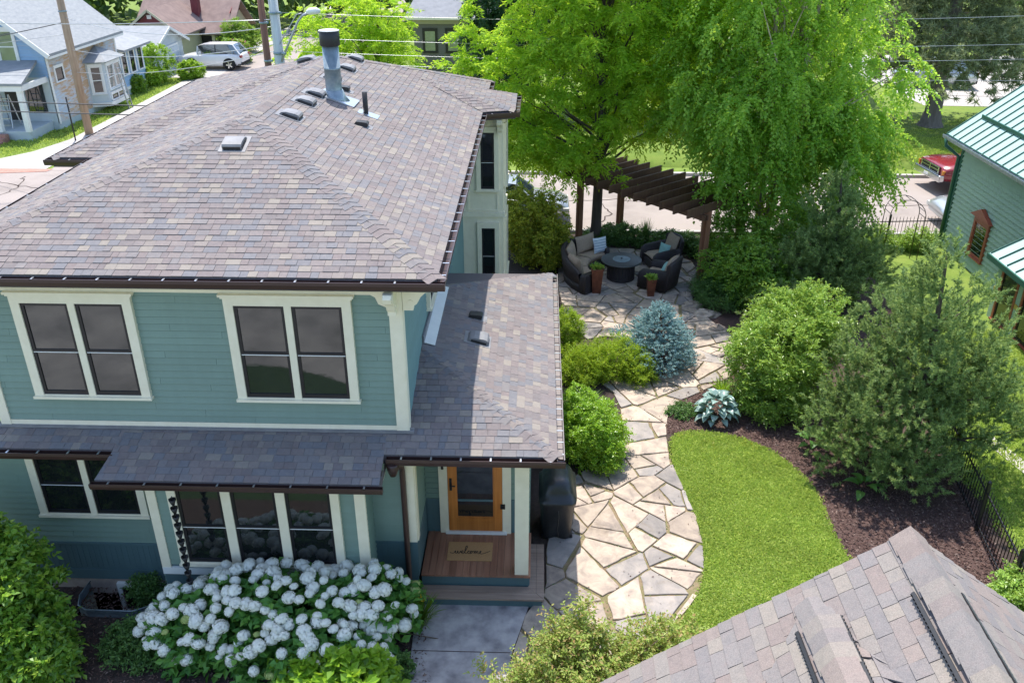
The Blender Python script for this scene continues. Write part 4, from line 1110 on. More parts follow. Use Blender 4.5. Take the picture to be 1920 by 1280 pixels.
def ridge_vent(p0, p1, dl, dr, w=.16):
    p0, p1 = np.array(p0, float), np.array(p1, float)
    caps(p0 + (0, 0, .05), p1 + (0, 0, .05), dl, dr, gdeck, 'garage_shingle', e=.15, w=w, h=.03, droop=.0)
    ax = nrm(p1 - p0)
    for d in (dl, dr):
        d = np.asarray(d, float); d = nrm(d - ax * (d @ ax))
        n = np.cross(ax, d); n = n if n[2] > 0 else -n
        mb = MB(); c = (p0 + p1) / 2 + d * (w + .012) + n * .030; mb.obox(c, ax * np.linalg.norm(p1 - p0) / 2, d * .012, n * .018)
        v = mb.build('ridge_vent', 'dark_plastic', gdeck)
        m2 = MB(); L = np.linalg.norm(p1 - p0)
        for k in range(int(L / .035)):
            q = p0 + ax * (k * .035 + .01) + d * (w + .028) + n * .03; m2.obox(q, ax * .006, d * .006, n * .016)
        o = m2.build('vent_louvre', 'black_metal', v); o['kind'] = 'stuff'
ridge_vent((xr_, 4.55, zr), (xr_, .2, zr), (-1, 0, -pt), (1, 0, -pt))
caps((xr_, 5.1, zr + .02), (xr_, 4.5, zr + .03), (-1, 0, -pt), (1, 0, -pt), gdeck, 'garage_shingle', w=.17, h=.03, droop=0)
d1 = nrm(Lf - S1); d2 = nrm(Rf - S1)
ridge_vent(S0 + (S1 - S0) * .13, S1, d1, d2, .14)
caps(S0 + (0, 0, .02), S0 + (S1 - S0) * .14 + (0, 0, .03), d1, d2, gdeck, 'garage_shingle', w=.14, h=.02, droop=0)
# ------------------------------------------------------------------ neighbouring houses
def poly_part(parent, name, mat, *polys):
    mb = MB()
    for p in polys: mb.add(p, [tuple(range(len(p)))])
    return mb.build(name, mat, parent)
def roof_slab(parent, poly, mat, th=.12, name='roof'):
    mb = MB(); mb.prism(poly, (0, 0, -th)); return mb.build(name, mat, parent)
# pale blue house with peeling paint
L1 = root('weathered_house', (-26.5, 45.5, 0), 'pale blue house with peeling side wall, front porch and light grey roof', 'house')
pk = .83; xr0 = -26.6; zr0 = 3.95 + pk * 3.3
mb = MB(); mb.prism([(-29.9, 42, .0), (-23.3, 42, .0), (-23.3, 42, 3.95), (xr0, 42, zr0 - .1), (-29.9, 42, 3.95)], (0, 7.4, 0)); mb.build('wall', 'grey_siding', L1)
wg = Wall((-29.9, 42), (-23.3, 42), (0, -1))
wg.boards(L1, 'blue_siding', 2.5, 3.95, e=.16, lap=.03)
for k in range(16):
    z = 3.95 + k * .16; h = (z + .2 - 3.95) / pk
    if h > 3.1: break
    mb = MB(); wg.slab(mb, h, 6.6 - h, 0, .03, z, z + .15); mb.build('gable_board', 'blue_siding', L1)
ws1 = Wall((-23.3, 42), (-23.3, 49.4), (1, 0))
ws1.boards(L1, 'peeling_paint', .35, 3.95, e=.15, lap=.025)
for s in (0, ws1.L - .14):
    mb = MB(); ws1.slab(mb, s, s + .14, 0, .05, .3, 3.95); mb.build('corner_board', 'white_paint', L1)
ws1.window(L1, .5, 1.4, 2.2, 2.95, 1, trim=.10, crown=False, mat='white_paint', rail=False, d=.05)
wg.window(L1, 4.42, 5.45, 3.2, 4.75, 1, trim=.12, mat='white_paint', pane='glass_curtain', sash='white_paint', d=.06)
for sx in (-1, 1):
    xe = xr0 + sx * 3.75; ze = zr0 - pk * 3.75
    roof_slab(L1, [(xr0, 41.6, zr0 + .05), (xr0, 49.7, zr0 + .05), (xe, 49.7, ze + .05), (xe, 41.6, ze + .05)], 'far_shingle')
    mb = MB(); mb.bar((xr0, 41.56, zr0 - .08), (xe, 41.56, ze - .08), .06, .2); mb.build('bargeboard', 'white_paint', L1)
mb = MB(); mb.bar((-22.88, 41.6, ze - .1), (-22.88, 49.7, ze - .1), .05, .16); mb.build('fascia', 'white_paint', L1)
# porch
mb = MB(); mb.box(-28.5, -23.6, 39.9, 41.99, 0, .45); mb.build('porch_floor', 'grey_siding', L1)
roof_slab(L1, [(-29, 39.6, 2.66), (-23.3, 39.6, 2.66), (-23.7, 42, 3.3), (-29, 42, 3.3)], 'far_shingle', name='porch_roof')
mb = MB(); mb.box(-29, -23.4, 39.65, 39.8, 2.3, 2.56); mb.box(-23.55, -23.4, 39.8, 42, 2.3, 2.56); mb.build('porch_beam', 'white_paint', L1)
mb = MB(); mb.prism([(-26.2, 39.5, 2.70), (-24.4, 39.5, 2.70), (-25.3, 39.5, 3.05)], (0, .3, 0)); mb.build('porch_pediment', 'white_paint', L1)
for x in (-23.6, -24.9, -26.2, -27.5):
    mb = MB(); mb.box(x - .11, x + .11, 39.72, 39.94, .45, 2.3); mb.build('porch_post', 'white_paint', L1)
mb = MB(); mb.box(-25.6, -24.8, 41.94, 41.985, .5, 2.3); mb.build('door', 'sash_dark', L1)
mb = MB(); mb.box(-24.6, -23.7, 41.94, 41.985, .9, 2.2); mb.build('pane', 'glass', L1)
for k in range(3):
    mb = MB(); mb.box(-25.7, -24.6, 39.5 - .28 * k, 39.78 - .28 * k, 0, .36 - .12 * k); mb.build('brick_step', 'brick_strip', L1)
# side bay and rear wing
mb = MB(); mb.prism([(-23.3, 45.6, .55), (-22.5, 46.0, .55), (-22.5, 47.9, .55), (-23.3, 48.3, .55)], (0, 0, 2.0)); mb.build('side_bay', 'grey_siding', L1)
wbay = Wall((-22.5, 46.0), (-22.5, 47.9), (1, 0)); wbay.window(L1, .12, 1.78, 1.15, 2.5, 2, trim=.1, crown=False, mat='white_paint', pane='glass_curtain', sash='white_paint', d=.04)
wbay.window(L1, .12, 1.78, .62, 1.02, 2, trim=.1, crown=False, mat='white_paint', rail=False, d=.04)
wb4 = Wall((-23.3, 45.6), (-22.5, 46.0), (.4, -.8)); wb4.window(L1, .1, .8, 1.0, 2.5, 1, trim=.1, crown=False, mat='white_paint', sash='white_paint', d=.04)
mb = MB(); ap = (-23.25, 46.95, 3.25); c_ = [(-23.3, 45.3, 2.6), (-22.25, 45.8, 2.6), (-22.25, 48.1, 2.6), (-23.3, 48.6, 2.6)]
mb.add([*c_, ap], [(0, 1, 4), (1, 2, 4), (2, 3, 4), (0, 3, 2, 1)]); mb.build('bay_roof', 'far_shingle', L1)
mb = MB(); mb.prism([(-23.3, 45.55, .35), (-22.4, 45.95, .35), (-22.4, 47.95, .35), (-23.3, 48.35, .35)], (0, 0, .2)); mb.build('bay_base', 'white_paint', L1)
mb = MB(); mb.box(-28, -23.35, 49.4, 52.8, 0, 2.6); mb.build('rear_wing', 'grey_siding', L1)
ww3 = Wall((-23.35, 49.45), (-23.35, 52.8), (1, 0)); ww3.boards(L1, 'blue_siding', .55, 2.55, e=.16, lap=.03)
for s in (.25, 1.3, 2.35): ww3.window(L1, s, s + .8, 1.2, 2.5, 1, trim=.12, crown=False, mat='white_paint', d=.06, rail=False)
roof_slab(L1, [(-28, 49.5, 3.55), (-26, 53.1, 3.55), (-22.9, 53.1, 2.6), (-22.9, 49.5, 2.6)], 'far_shingle', name='wing_roof')
mb = MB(); ww3.slab(mb, 0, 3.35, 0, .06, .40, .56); mb.build('band_board', 'white_paint', L1)
# grey garage behind it
L2 = root('grey_garage', (-26.5, 57.8, 0), 'small pale grey garage with a wide closed door behind the weathered house', 'garage')
mb = MB(); mb.prism([(-23.9, 55.0, 0), (-23.9, 60.4, 0), (-23.9, 60.4, 1.75), (-23.9, 57.7, 2.75), (-23.9, 55.0, 1.75)], (-6, 0, 0)); mb.build('wall', 'grey_siding', L2)
for sy in (-1, 1):
    ye = 57.7 + sy * 3.0; roof_slab(L2, [(-23.5, 57.7, 2.86), (-30, 57.7, 2.86), (-30, ye, 1.72), (-23.5, ye, 1.72)], 'far_shingle', .08)
    mb = MB(); mb.bar((-23.48, 57.7, 2.75), (-23.48, ye, 1.62), .05, .16); mb.build('bargeboard', 'white_paint', L2)
wgd = Wall((-23.9, 55.4), (-23.9, 60.0), (1, 0))
mb = MB(); wgd.slab(mb, .5, 4.1, 0, .06, 0.02, 1.62); dr = mb.build('garage_door', 'white_paint', L2)
for k in range(4):
    mb = MB(); wgd.slab(mb, .62, 3.98, .0605, .085, .08 + k * .37, .38 + k * .37); mb.build('door_panel', 'grey_siding', dr)
# tan house with red-brown roof
L3 = root('tan_house', (-26, 68, 0), 'tan house with maroon gable and red-brown shingle roof', 'house')
mb = MB(); mb.box(-29.5, -22.7, 66, 71, 0, 1.5); mb.prism([(-22.7, 66, 1.5), (-22.7, 71, 1.5), (-22.7, 68.5, 3.2)], (-.1, 0, 0)); mb.build('wall', 'tan_siding', L3)
roof_slab(L3, [(-29.5, 65.5, 1.35), (-22.2, 65.5, 1.35), (-22.2, 68.5, 3.35), (-29.5, 68.5, 3.35)], 'red_shingle', .1)
roof_slab(L3, [(-29.5, 71.5, 1.35), (-22.2, 71.5, 1.35), (-22.2, 68.5, 3.35), (-29.5, 68.5, 3.35)], 'red_shingle', .1)
mb = MB(); mb.prism([(-28.2, 62, 0), (-24.6, 62, 0), (-24.6, 62, 1.9), (-26.4, 62, 3.25), (-28.2, 62, 1.9)], (0, 4, 0)); mb.build('front_wing', 'tan_siding', L3)
for sx in (-1, 1):
    roof_slab(L3, [(-26.4, 61.5, 3.42), (-26.4, 67.5, 3.42), (-26.4 + sx * 2.2, 67.5, 1.75), (-26.4 + sx * 2.2, 61.5, 1.75)], 'red_shingle', .1)
    mb = MB(); mb.bar((-26.4, 61.47, 3.34), (-26.4 + sx * 2.2, 61.47, 1.66), .05, .14); mb.build('bargeboard', 'tan_siding', L3)
mb = MB(); mb.prism([(-27.5, 61.97, 2.42), (-25.3, 61.97, 2.42), (-26.4, 61.97, 3.2)], (0, .05, 0)); mb.build('gable_panel', 'maroon_gable', L3)
mb = MB(); mb.prism([(-22.67, 67.0, 2.55), (-22.67, 70, 2.55), (-22.67, 68.5, 3.2)], (-.05, 0, 0)); mb.build('gable_panel', 'maroon_gable', L3)
mb = MB(); mb.box(-26.65, -26.35, 61.93, 61.965, 2.75, 3.0); mb.build('gable_vent', 'white_paint', L3)
mb = MB(); mb.box(-25.4, -24.9, 66.9, 67.5, 1.6, 4.6); mb.box(-25.46, -24.84, 66.84, 67.56, 4.4, 4.6); mb.build('chimney', 'maroon_gable', L3)
wt = Wall((-29.5, 66), (-22.7, 66), (0, -1))
mb = MB(); wt.slab(mb, 4.65, 5.85, 0, .05, .0, 1.28); mb.build('door_casing', 'cream_trim', L3)
mb = MB(); wt.slab(mb, 4.85, 5.65, .051, .07, .02, 1.16); mb.build('door', 'sash_dark', L3)
for s0 in (.3, 1.1, 1.9):
    wt2 = Wall((-22.7, 66.2), (-22.7, 70), (1, 0)); wt2.window(L3, s0, s0 + .75, .7, 1.45, 1, trim=.07, crown=False, mat='cream_trim', rail=False, d=.05)
# olive house
L4 = root('olive_house', (-5.2, 60, 0), 'olive clapboard house with dark window trim behind the trees', 'house')
mb = MB(); mb.box(-8.0, -2.2, 58, 64, 0, 3.3); mb.build('wall', 'olive_siding', L4)
wo = Wall((-8.0, 58), (-2.2, 58), (0, -1)); wo.boards(L4, 'olive_siding', .3, 3.0, e=.13, lap=.03)
mb = MB(); wo.slab(mb, -.05, 5.85, 0, .06, 3.0, 3.35); mb.build('frieze', 'tan_siding', L4)
for s in (.55, 2.0, 3.9): wo.window(L4, s, s + .95, 1.3, 2.75, 1, trim=.11, mat='sash_dark', pane='glass_curtain', crown=False, d=.06)
roof_slab(L4, [(-8.5, 57.5, 3.45), (-1.7, 57.5, 3.45), (-2.6, 61, 5.3), (-7.6, 61, 5.3)], 'slate_shingle')
roof_slab(L4, [(-8.5, 64.5, 3.45), (-1.7, 64.5, 3.45), (-2.6, 61, 5.3), (-7.6, 61, 5.3)], 'slate_shingle')
mb = MB(); mb.box(-8.55, -1.65, 57.4, 57.5, 3.3, 3.44); mb.build('fascia', 'cream_trim', L4)
# green house with standing seam roof
GH = root('green_house', (16, 24, 0), 'sage green clapboard house with pale green standing seam metal roof', 'house')
gx0 = 13.2; ey = 28.0; ex = 12.9; ez = 3.5; gp = .76
mb = MB(); mb.box(gx0, 20, 8, 27.3, -.2, 3.62); mb.prism([(gx0, 27.3, 3.6), (20, 27.3, 3.6), (16.6, 27.3, 6.1)], (0, -19, 0)); mb.build('wall', 'green_siding', GH)
wgs = Wall((gx0, 10.0), (gx0, 27.3), (-1, 0)); wgs.boards(GH, 'green_siding', -.1, 3.62, e=.15, lap=.045, gap=.022)
mb = MB(); wgs.slab(mb, wgs.L - .13, wgs.L + .02, 0, .05, -.1, 3.6); mb.build('corner_board', 'green_trim', GH)
top = (16.9, ez + gp * 4.0)
groof = roof_slab(GH, [(ex, 8, ez), (ex, ey, ez), (top[0], ey, top[1]), (top[0], 8, top[1])], 'green_metal_roof', .10)
for k in range(48):
    y = ey - .02 - k * .41
    mb = MB(); mb.bar((ex + .01, y, ez + .02), (top[0], y, top[1] + .02), .025, .045, up=(-gp, 0, 1)); mb.build('roof_seam', 'green_trim', groof)
mb = MB(); mb.bar((ex + .75, 10, ez + gp * .75 + .09), (ex + .75, ey - .45, ez + gp * .75 + .09), .05, .10); mb.build('snow_rail', 'green_trim', groof)
mb = MB(); mb.bar((ex - .01, 8, ez - .06), (ex - .01, ey, ez - .06), .03, .16); mb.build('fascia', 'green_trim', groof)
gutter(groof, (ex - .02, 10), (ex - .02, ey), (-1, 0), ez - .01, mat='galvanised', hang=.55)
mb = MB(); mb.tube([(ex - .1, 27.75, ez - .1), (ex - .08, 27.72, ez - .3), (gx0 - .08, 27.35, ez - .55), (gx0 - .08, 27.35, .1)], .06, 8); mb.build('downspout', 'green_trim', GH)
wgs.window(GH, 14.55, 15.5, .5, 1.68, 1, trim=.10, mat='red_trim', sash='red_trim', crown=False, rail=False, d=.06)
mb = MB(); mb.prism([wgs.p(14.4, .05, 1.70), wgs.p(15.65, .05, 1.70), wgs.p(15.05, .05, 2.0)], wgs.n * .12); mb.build('pediment', 'red_trim', GH)
# glazed side porch of the green house
mb = MB(); mb.box(12.35, gx0 - .001, 12, 21.9, -.3, 1.75); mb.build('side_porch', 'green_siding', GH)
proof = roof_slab(GH, [(12.05, 11.8, 1.72), (12.05, 22.2, 1.72), (gx0 - .03, 22.2, 2.35), (gx0 - .03, 11.8, 2.35)], 'green_metal_roof', .07, 'porch_roof')
for k in range(22):
    mb = MB(); y = 22.15 - k * .45; mb.bar((12.06, y, 1.75), (gx0 - .04, y, 2.38), .02, .04); mb.build('roof_seam', 'green_trim', proof)
mb = MB(); mb.bar((12.02, 11.8, 1.66), (12.02, 22.2, 1.66), .05, .14); mb.build('fascia', 'green_trim', proof)
wgp = Wall((12.35, 12), (12.35, 21.9), (-1, 0))
for k in range(6):
    s = wgp.L - 1.05 - k * 1.15; wgp.window(GH, s, s + .92, .05, 1.55, 1, trim=.09, mat='red_trim', sash='sash_dark', crown=False, rail=False, d=.05)
    mb = MB(); wgp.slab(mb, s + .93, s + 1.14, 0, .06, -.2, 1.66); pl_ = mb.build('pilaster', 'green_siding', GH)
    mb = MB(); wgp.slab(mb, s + .94, s + 1.13, .061, .08, 1.42, 1.58); mb.build('capital', 'gold_trim', pl_)
    mb = MB(); wgp.slab(mb, s + .96, s + 1.11, .061, .08, .75, .88); mb.build('rosette', 'gold_trim', pl_)
    mb = MB(); wgp.slab(mb, s + .05, s + .88, 0, .04, -.28, .0); mb.build('base_panel', 'red_trim', GH)
# ------------------------------------------------------------------ vehicles
def wheel(parent, x, y, r=.34, w=.22, spokes=5):
    t = MB(); s = 1 if y > 0 else -1
    prof = [(r * .62, -w / 2), (r * .93, -w / 2), (r, -w * .35), (r, w * .35), (r * .93, w / 2), (r * .62, w / 2)]
    rows = [[(x + q * math.cos(a), y + b, r + q * math.sin(a)) for q, b in prof] for a in np.linspace(0, 2 * math.pi, 21)]
    t.grid(rows); wh = t.build('wheel', 'tyre', parent, local=True)
    t = MB(); cy = y + s * w * .30
    ring = [(x + r * .63 * math.cos(a), cy, r + r * .63 * math.sin(a)) for a in np.linspace(0, 2 * math.pi, 17)[:-1]]
    t.add(ring, [tuple(range(16))]); t.build('hub_disc', 'sash_dark', wh, local=True)
    for k in range(spokes):
        a = 2 * math.pi * k / spokes
        t = MB(); t.bar((x, cy + s * .02, r), (x + r * .6 * math.cos(a), cy + s * .02, r + r * .6 * math.sin(a)), r * .22, .03, up=(0, 1, 0)); t.build('spoke', 'chrome', wh, local=True)
def car(name, loc, rz, paint, label, L=4.6, W=1.85, Ht=1.68, kind='suv', group='parked vehicles'):
    """local: front at +x"""
    c = root(name, loc, label, 'pickup' if kind == 'pickup' else 'car', group, rz)
    h = L / 2
    if kind == 'suv':
        st = [(-h, .45, .85, .78), (-h + .08, .32, 1.0, .88), (-h + .9, .28, 1.02, .925), (-.2, .26, 1.0, .93), (h - 1.5, .26, .98, .93), (h - .7, .28, .93, .91), (h - .12, .32, .82, .84), (h, .42, .70, .72)]
        cab = [(-h + .12, 1.02, .80), (-h + .55, Ht - .04, .64), (-h + .9, Ht, .66), (.35, Ht - .03, .66), (.75, Ht - .12, .65), (h - 1.35, .99, .80)]
    elif kind == 'pickup':
        st = [(-h, .55, 1.1, .95), (-h + 1.9, .5, 1.12, .98), (.2, .45, 1.12, .98), (h - 1.6, .45, 1.12, .98), (h - .5, .5, 1.10, .97), (h - .1, .55, 1.03, .93), (h, .6, .95, .88)]
        cab = [(-h + 2.0, 1.12, .88), (-h + 2.2, Ht, .74), (.5, Ht, .74), (h - 1.65, 1.14, .86)]
    else:
        st = [(-h, .42, .82, .72), (-h + .1, .3, .92, .84), (-h + .8, .26, .95, .90), (0, .24, .92, .91), (h - 1.2, .24, .88, .90), (h - .4, .28, .80, .86), (h - .06, .34, .68, .76), (h, .40, .6, .66)]
        cab = [(-h + .45, .93, .78), (-h + 1.15, Ht - .04, .60), (-.1, Ht, .62), (.35, Ht - .06, .61), (h - 1.25, .90, .78)]
    k = W / 1.86; mb = MB(); rows = []
    for x, zb, zt, hw in st:
        hw *= k
        half = [(hw * .86, zb), (hw * .98, zb + .12), (hw, (zb + zt) / 2), (hw * .985, zt - .10), (hw * .93, zt - .015), (hw * .5, zt + .03)]
        rows.append([(x, y, z) for y, z in half] + [(x, 0, zt + .045)] + [(x, -y, z) for y, z in half[::-1]])
    mb.grid(rows, closed=True)
    m = len(rows[0]); mb.f += [tuple(range(m))[::-1], tuple((len(rows) - 1) * m + i for i in range(m))]; mb.sm += [False, False]
    body = mb.build('body', paint, c, local=True)
    mb = MB(); rows = []
    for x, z, hw in cab:
        hw *= k; base = 1.0 * (cab[0][1] - .06)
        rows.append([(x, hw, z - .0), (x, hw * .7, z + .02), (x, 0, z + .03), (x, -hw * .7, z + .02), (x, -hw, z)])
    mb.grid(rows)
    z0 = cab[0][1] - .05
    n = len(cab)
    for s in (1, -1):
        pts = [(x, s * hw * k, z) for x, z, hw in cab]; low = [(x, s * cab[0][2] * k, z0) for x, z, hw in cab]
        mb.grid([low, pts], smooth=False)
    gl = mb.build('cabin_glass', 'car_glass', c, local=True)
    # roof panel and pillars
    mb = MB(); inner = cab[1:-1]
    mb.grid([[(x, hw * k * f, z + .035 - .008 * abs(f) * 2) for f in (-1.0, -.6, 0, .6, 1.0)] for x, z, hw in inner]); mb.build('roof_panel', paint, c, local=True)
    for s in (1, -1):
        for i, j in ((0, 1), (n - 1, n - 2)):
            a = (cab[i][0], s * cab[i][2] * k * 1.0, cab[i][1]); b = (cab[j][0], s * cab[j][2] * k * 1.01, cab[j][1] + .01)
            mb = MB(); mb.bar(a, b, .07, .05); mb.build('pillar', paint, c, local=True)
        xm = (cab[1][0] + cab[-2][0]) / 2
        mb = MB(); mb.bar((xm, s * cab[0][2] * k, z0 + .05), (xm, s * cab[1][2] * k * 1.01, cab[2][1]), .07, .04, up=(1, 0, 0)); mb.build('pillar', 'sash_dark', c, local=True)
        for xx in (xm, xm - .95):
            mb = MB(); hw = .94 * k; mb.bar((xx - .32, s * hw, .86), (xx - .2, s * hw, .86), .03, .025); mb.build('door_handle', paint, c, local=True)
        mb = MB(); mb.obox((cab[-1][0] - .25, s * (W / 2 + .04), z0 + .14), (.07, 0, 0), (0, .08, 0), (0, 0, .06)); mb.build('mirror', paint, c, local=True)
    for x in (-h + .85, h - .95):
        for s in (1, -1):
            mb = MB(); ring = [(x + .43 * math.cos(a), s * (W / 2 - .005 + .004), .36 + .43 * math.sin(a)) for a in np.linspace(-.25, math.pi + .25, 15)]
            mb.prism(ring, (0, -s * .12, 0)); mb.build('wheel_arch', 'tyre', c, local=True)
            wheel(c, x, s * (W / 2 - .09), .36 if kind != 'sedan' else .32)
    fz = st[-1][2]
    for s in (1, -1):
        mb = MB(); mb.obox((h - .12, s * W * .37, fz - .06), (.10, 0, 0), (0, .17, 0), (0, 0, .07)); mb.build('headlight', 'lamp_clear', c, local=True)
        mb = MB(); mb.obox((-h + .06, s * W * .40, .88), (.07, 0, 0), (0, .12, 0), (0, 0, .08)); mb.build('taillight', 'red_lens', c, local=True)
    if kind == 'pickup':
        mb = MB(); mb.box(h - .06, h + .16, -W * .48, W * .48, .52, .78); mb.build('bumper', 'chrome', c, local=True, bevel=.04)
        mb = MB(); mb.box(h - .02, h + .03, -W * .33, W * .33, .78, 1.03); gr = mb.build('grille', 'sash_dark', c, local=True)
        for q in ((-.33, -.30), (.30, .33), (-.015, .015)):
            mb = MB(); mb.box(h + .03, h + .06, W * q[0], W * q[1], .78, 1.03); mb.build('grille_bar', 'chrome', gr, local=True)
        for z in (.78, .9, 1.01):
            mb = MB(); mb.box(h + .031, h + .058, -W * .30, W * .30, z, z + .022); mb.build('grille_bar', 'chrome', gr, local=True)
        for s in (1, -1):
            mb = MB(); mb.obox((h - .03, s * W * .45, .88), (.06, 0, 0), (0, .05, 0), (0, 0, .07)); mb.build('indicator', 'amber', c, local=True)
        mb = MB(); mb.box(h + .161, h + .168, -.16, .16, .6, .7); mb.build('number_plate', 'white_paint', c, local=True)
        mb = MB(); mb.box(-h + .12, -h + 1.95, -W * .42, W * .42, 1.13, 1.17); mb.build('bed_floor', 'tyre', c, local=True)
    else:
        mb = MB(); mb.box(h - .10, h - .004, -W * .25, W * .25, .45, .62); mb.build('grille', 'sash_dark', c, local=True)
        mb = MB(); mb.box(-h - .004, -h + .3, -W * .46, W * .46, .36, .52); mb.build('bumper', 'tyre', c, local=True)
    return c
car('parked_suv', (-21.5, 59.3, 0), R(178), 'car_white', 'white compact SUV parked by the grey garage', L=4.3, W=1.75, Ht=1.6)
car('pickup_truck', (17.95, 33.9, .01), R(186), 'car_maroon', 'maroon pickup with chrome grille on the far side of the street', L=5.6, W=2.0, Ht=1.85, kind='pickup')
car('parked_car', (15.95, 29.45, .01), R(180), 'car_silver', 'silver car showing its tail beside the green house', L=4.4, W=1.75, Ht=1.45, kind='sedan')
car('parked_car', (-1.1, 29.7, .01), R(0), 'car_silver', 'silver car half hidden behind the golden shrub', L=4.4, W=1.75, Ht=1.42, kind='sedan')
car('parked_suv', (23.5, 54.5, .01), R(170), 'car_silver', 'pale SUV on the gravel lot behind the spruce', L=4.6, W=1.85, Ht=1.75)
# ------------------------------------------------------------------ poles and wires
def pole(loc, h, r, mat, label):
    p = root('utility_pole', loc, label, 'utility pole', 'utility poles')
    mb = MB(); mb.tube([(0, 0, -.2), (0, 0, h * .5), (0, 0, h)], [r, r * .9, r * .75], 10); mb.build('shaft', mat, p, local=True)
    for z in (h * .62, h * .74, h * .86):
        mb = MB(); mb.tube([(r * .6, -r, z), (r * 1.8, -r * 2.2, z + .02)], .035, 6); mb.build('insulator', 'galvanised', p, local=True)
        mb = MB(); mb.lathe([(r * 1.02, 0), (r * 1.02, .06)], (0, 0, z - .05), 10); mb.build('band', 'galvanised', p, local=True)
    return p
pole((-21.55, 41.26, 0), 9.0, .19, 'pole_wood', 'tan wooden utility pole in front of the weathered house')
pole((-7.95, 27.5, 0), 9.6, .17, 'pole_grey', 'pale grey utility pole carrying the street lamp')
pole((-8.35, 27.6, 0), 9.2, .12, 'pole_brown', 'slender brown utility pole against the grey one')
sp = root('street_lamp', (-7.85, 27.4, 5.6), 'street lamp on a long slanting silver arm', 'street lamp')
mb = MB(); mb.tube([(-.02, 0, .1), (.32, -.02, .72), (.62, -.05, 1.25), (.78, -.1, 1.42), (.98, -.12, 1.52)], .035, 8); mb.build('arm', 'wire_bright', sp, local=True)
mb = MB(); mb.tube([(-.05, 0, .55), (.35, -.02, 1.1), (.6, -.05, 1.45), (.78, -.1, 1.50)], .014, 6); mb.build('brace', 'wire_bright', sp, local=True)
mb = MB(); mb.tube([(.93, -.12, 1.52), (1.02, -.12, 1.55), (1.22, -.12, 1.57), (1.34, -.12, 1.55)], [.05, .10, .10, .05], 10); mb.build('lamp_head', 'white_paint', sp, local=True)
def wire(a, b, sag, label, r=.014, mat='wire', n=16):
    a, b = np.array(a, float), np.array(b, float)
    P = [a + (b - a) * t - np.array([0, 0, sag * 4 * t * (1 - t)]) for t in np.linspace(0, 1, n)]
    mb = MB(); mb.tube(P, r, 5); one('overhead_wire', mb, mat, label, 'wire', 'overhead wires')
pa, pb = (-8.05, 27.4), (-21.5, 41.2)
wire((*pa, 6.2), (*pb, 3.9), .35, 'thin wire from the grey pole down to the tan pole', .012, 'wire_bright')
wire((*pa, 6.0), (*pb, 2.9), .3, 'lowest thin wire between the grey pole and the tan pole', .012, 'wire_bright')
wire((*pa, 6.7), (*pb, 5.3), .45, 'wire from the grey pole crossing above the garage to the tan pole', .012, 'wire_bright')
wire((*pb, 5.1), (-40, 40, 2.2), .2, 'wire running left from the tan pole past the gable window', .02)
wire((-13, 33.0, 3.1), (-32, 30.0, 4.3), .05, 'upper of two thick black cables crossing before the porch', .022)
wire((-13, 33.0, 2.75), (-32, 30.0, 3.95), .05, 'lower of two thick black cables crossing before the porch', .022)
wire((*pb, 4.6), (-42, 41, 2.6), .2, 'pale wire running left from the tan pole across the porch roof', .012, 'wire_bright')
wire((-40, 45, 5.6), (*pa, 6.9), .5, 'high pale wire over the roof of the tan house', .014, 'wire_bright')
for k, (z0, z1, s, m_, lab) in enumerate(((7.1, 8.6, .9, 'wire_bright', 'highest wire leading right from the grey pole through the trees'), (6.4, 7.4, .8, 'wire_bright', 'second wire leading right from the grey pole through the trees'), (6.0, 6.9, .8, 'wire_bright', 'third wire leading right from the grey pole through the trees'), (5.75, 5.6, .7, 'wire_bright', 'fourth wire leading right from the grey pole past the spruce trunk'), (5.6, 4.5, .6, 'wire', 'lowest dark wire leading right from the grey pole'))):
    wire((-7.9, 27.45, z0), (40, 30.5, z1), s, lab, .006, m_, 30)
lp = gz(142, 264); 
sg = MB(); sg.tube([(lp[0], lp[1], 0), (lp[0], lp[1], 2.0)], .035, 8); one('sign_post', sg, 'black_metal', 'thin black metal post on the strip by the sidewalk', 'post')
ld = root('ladder', (-22.25, 47.0, 0), 'aluminium ladder leaning on the side bay of the weathered house', 'ladder')
for s in (-.22, .22):
    mb = MB(); mb.bar((.30, s, 0), (-.02, s, 2.3), .035, .06); mb.build('rail', 'silver_metal', ld, local=True)
for k in range(8):
    t = (k + .6) / 8.3; mb = MB(); mb.tube([(.30 - .32 * t, -.22, 2.3 * t), (.30 - .32 * t, .22, 2.3 * t)], .02, 6); mb.build('rung', 'silver_metal', ld, local=True)
ld2 = root('ladder', (-24.9, 40.7, .46), 'stepladder standing open on the front porch', 'ladder')
for s in (-.25, .25):
    mb = MB(); mb.bar((s, -.35, 0), (s * .7, 0, 1.5), .03, .06); mb.build('rail', 'silver_metal', ld2, local=True)
    mb = MB(); mb.bar((s, .4, 0), (s * .7, .03, 1.5), .03, .05); mb.build('rail', 'silver_metal', ld2, local=True)
for k in range(5):
    t = (k + .5) / 5; mb = MB(); mb.box(-.25 + .07 * t, .25 - .07 * t, -.35 * (1 - t) - .05, -.35 * (1 - t) + .05, 1.45 * t, 1.45 * t + .025); mb.build('tread', 'silver_metal', ld2, local=True)
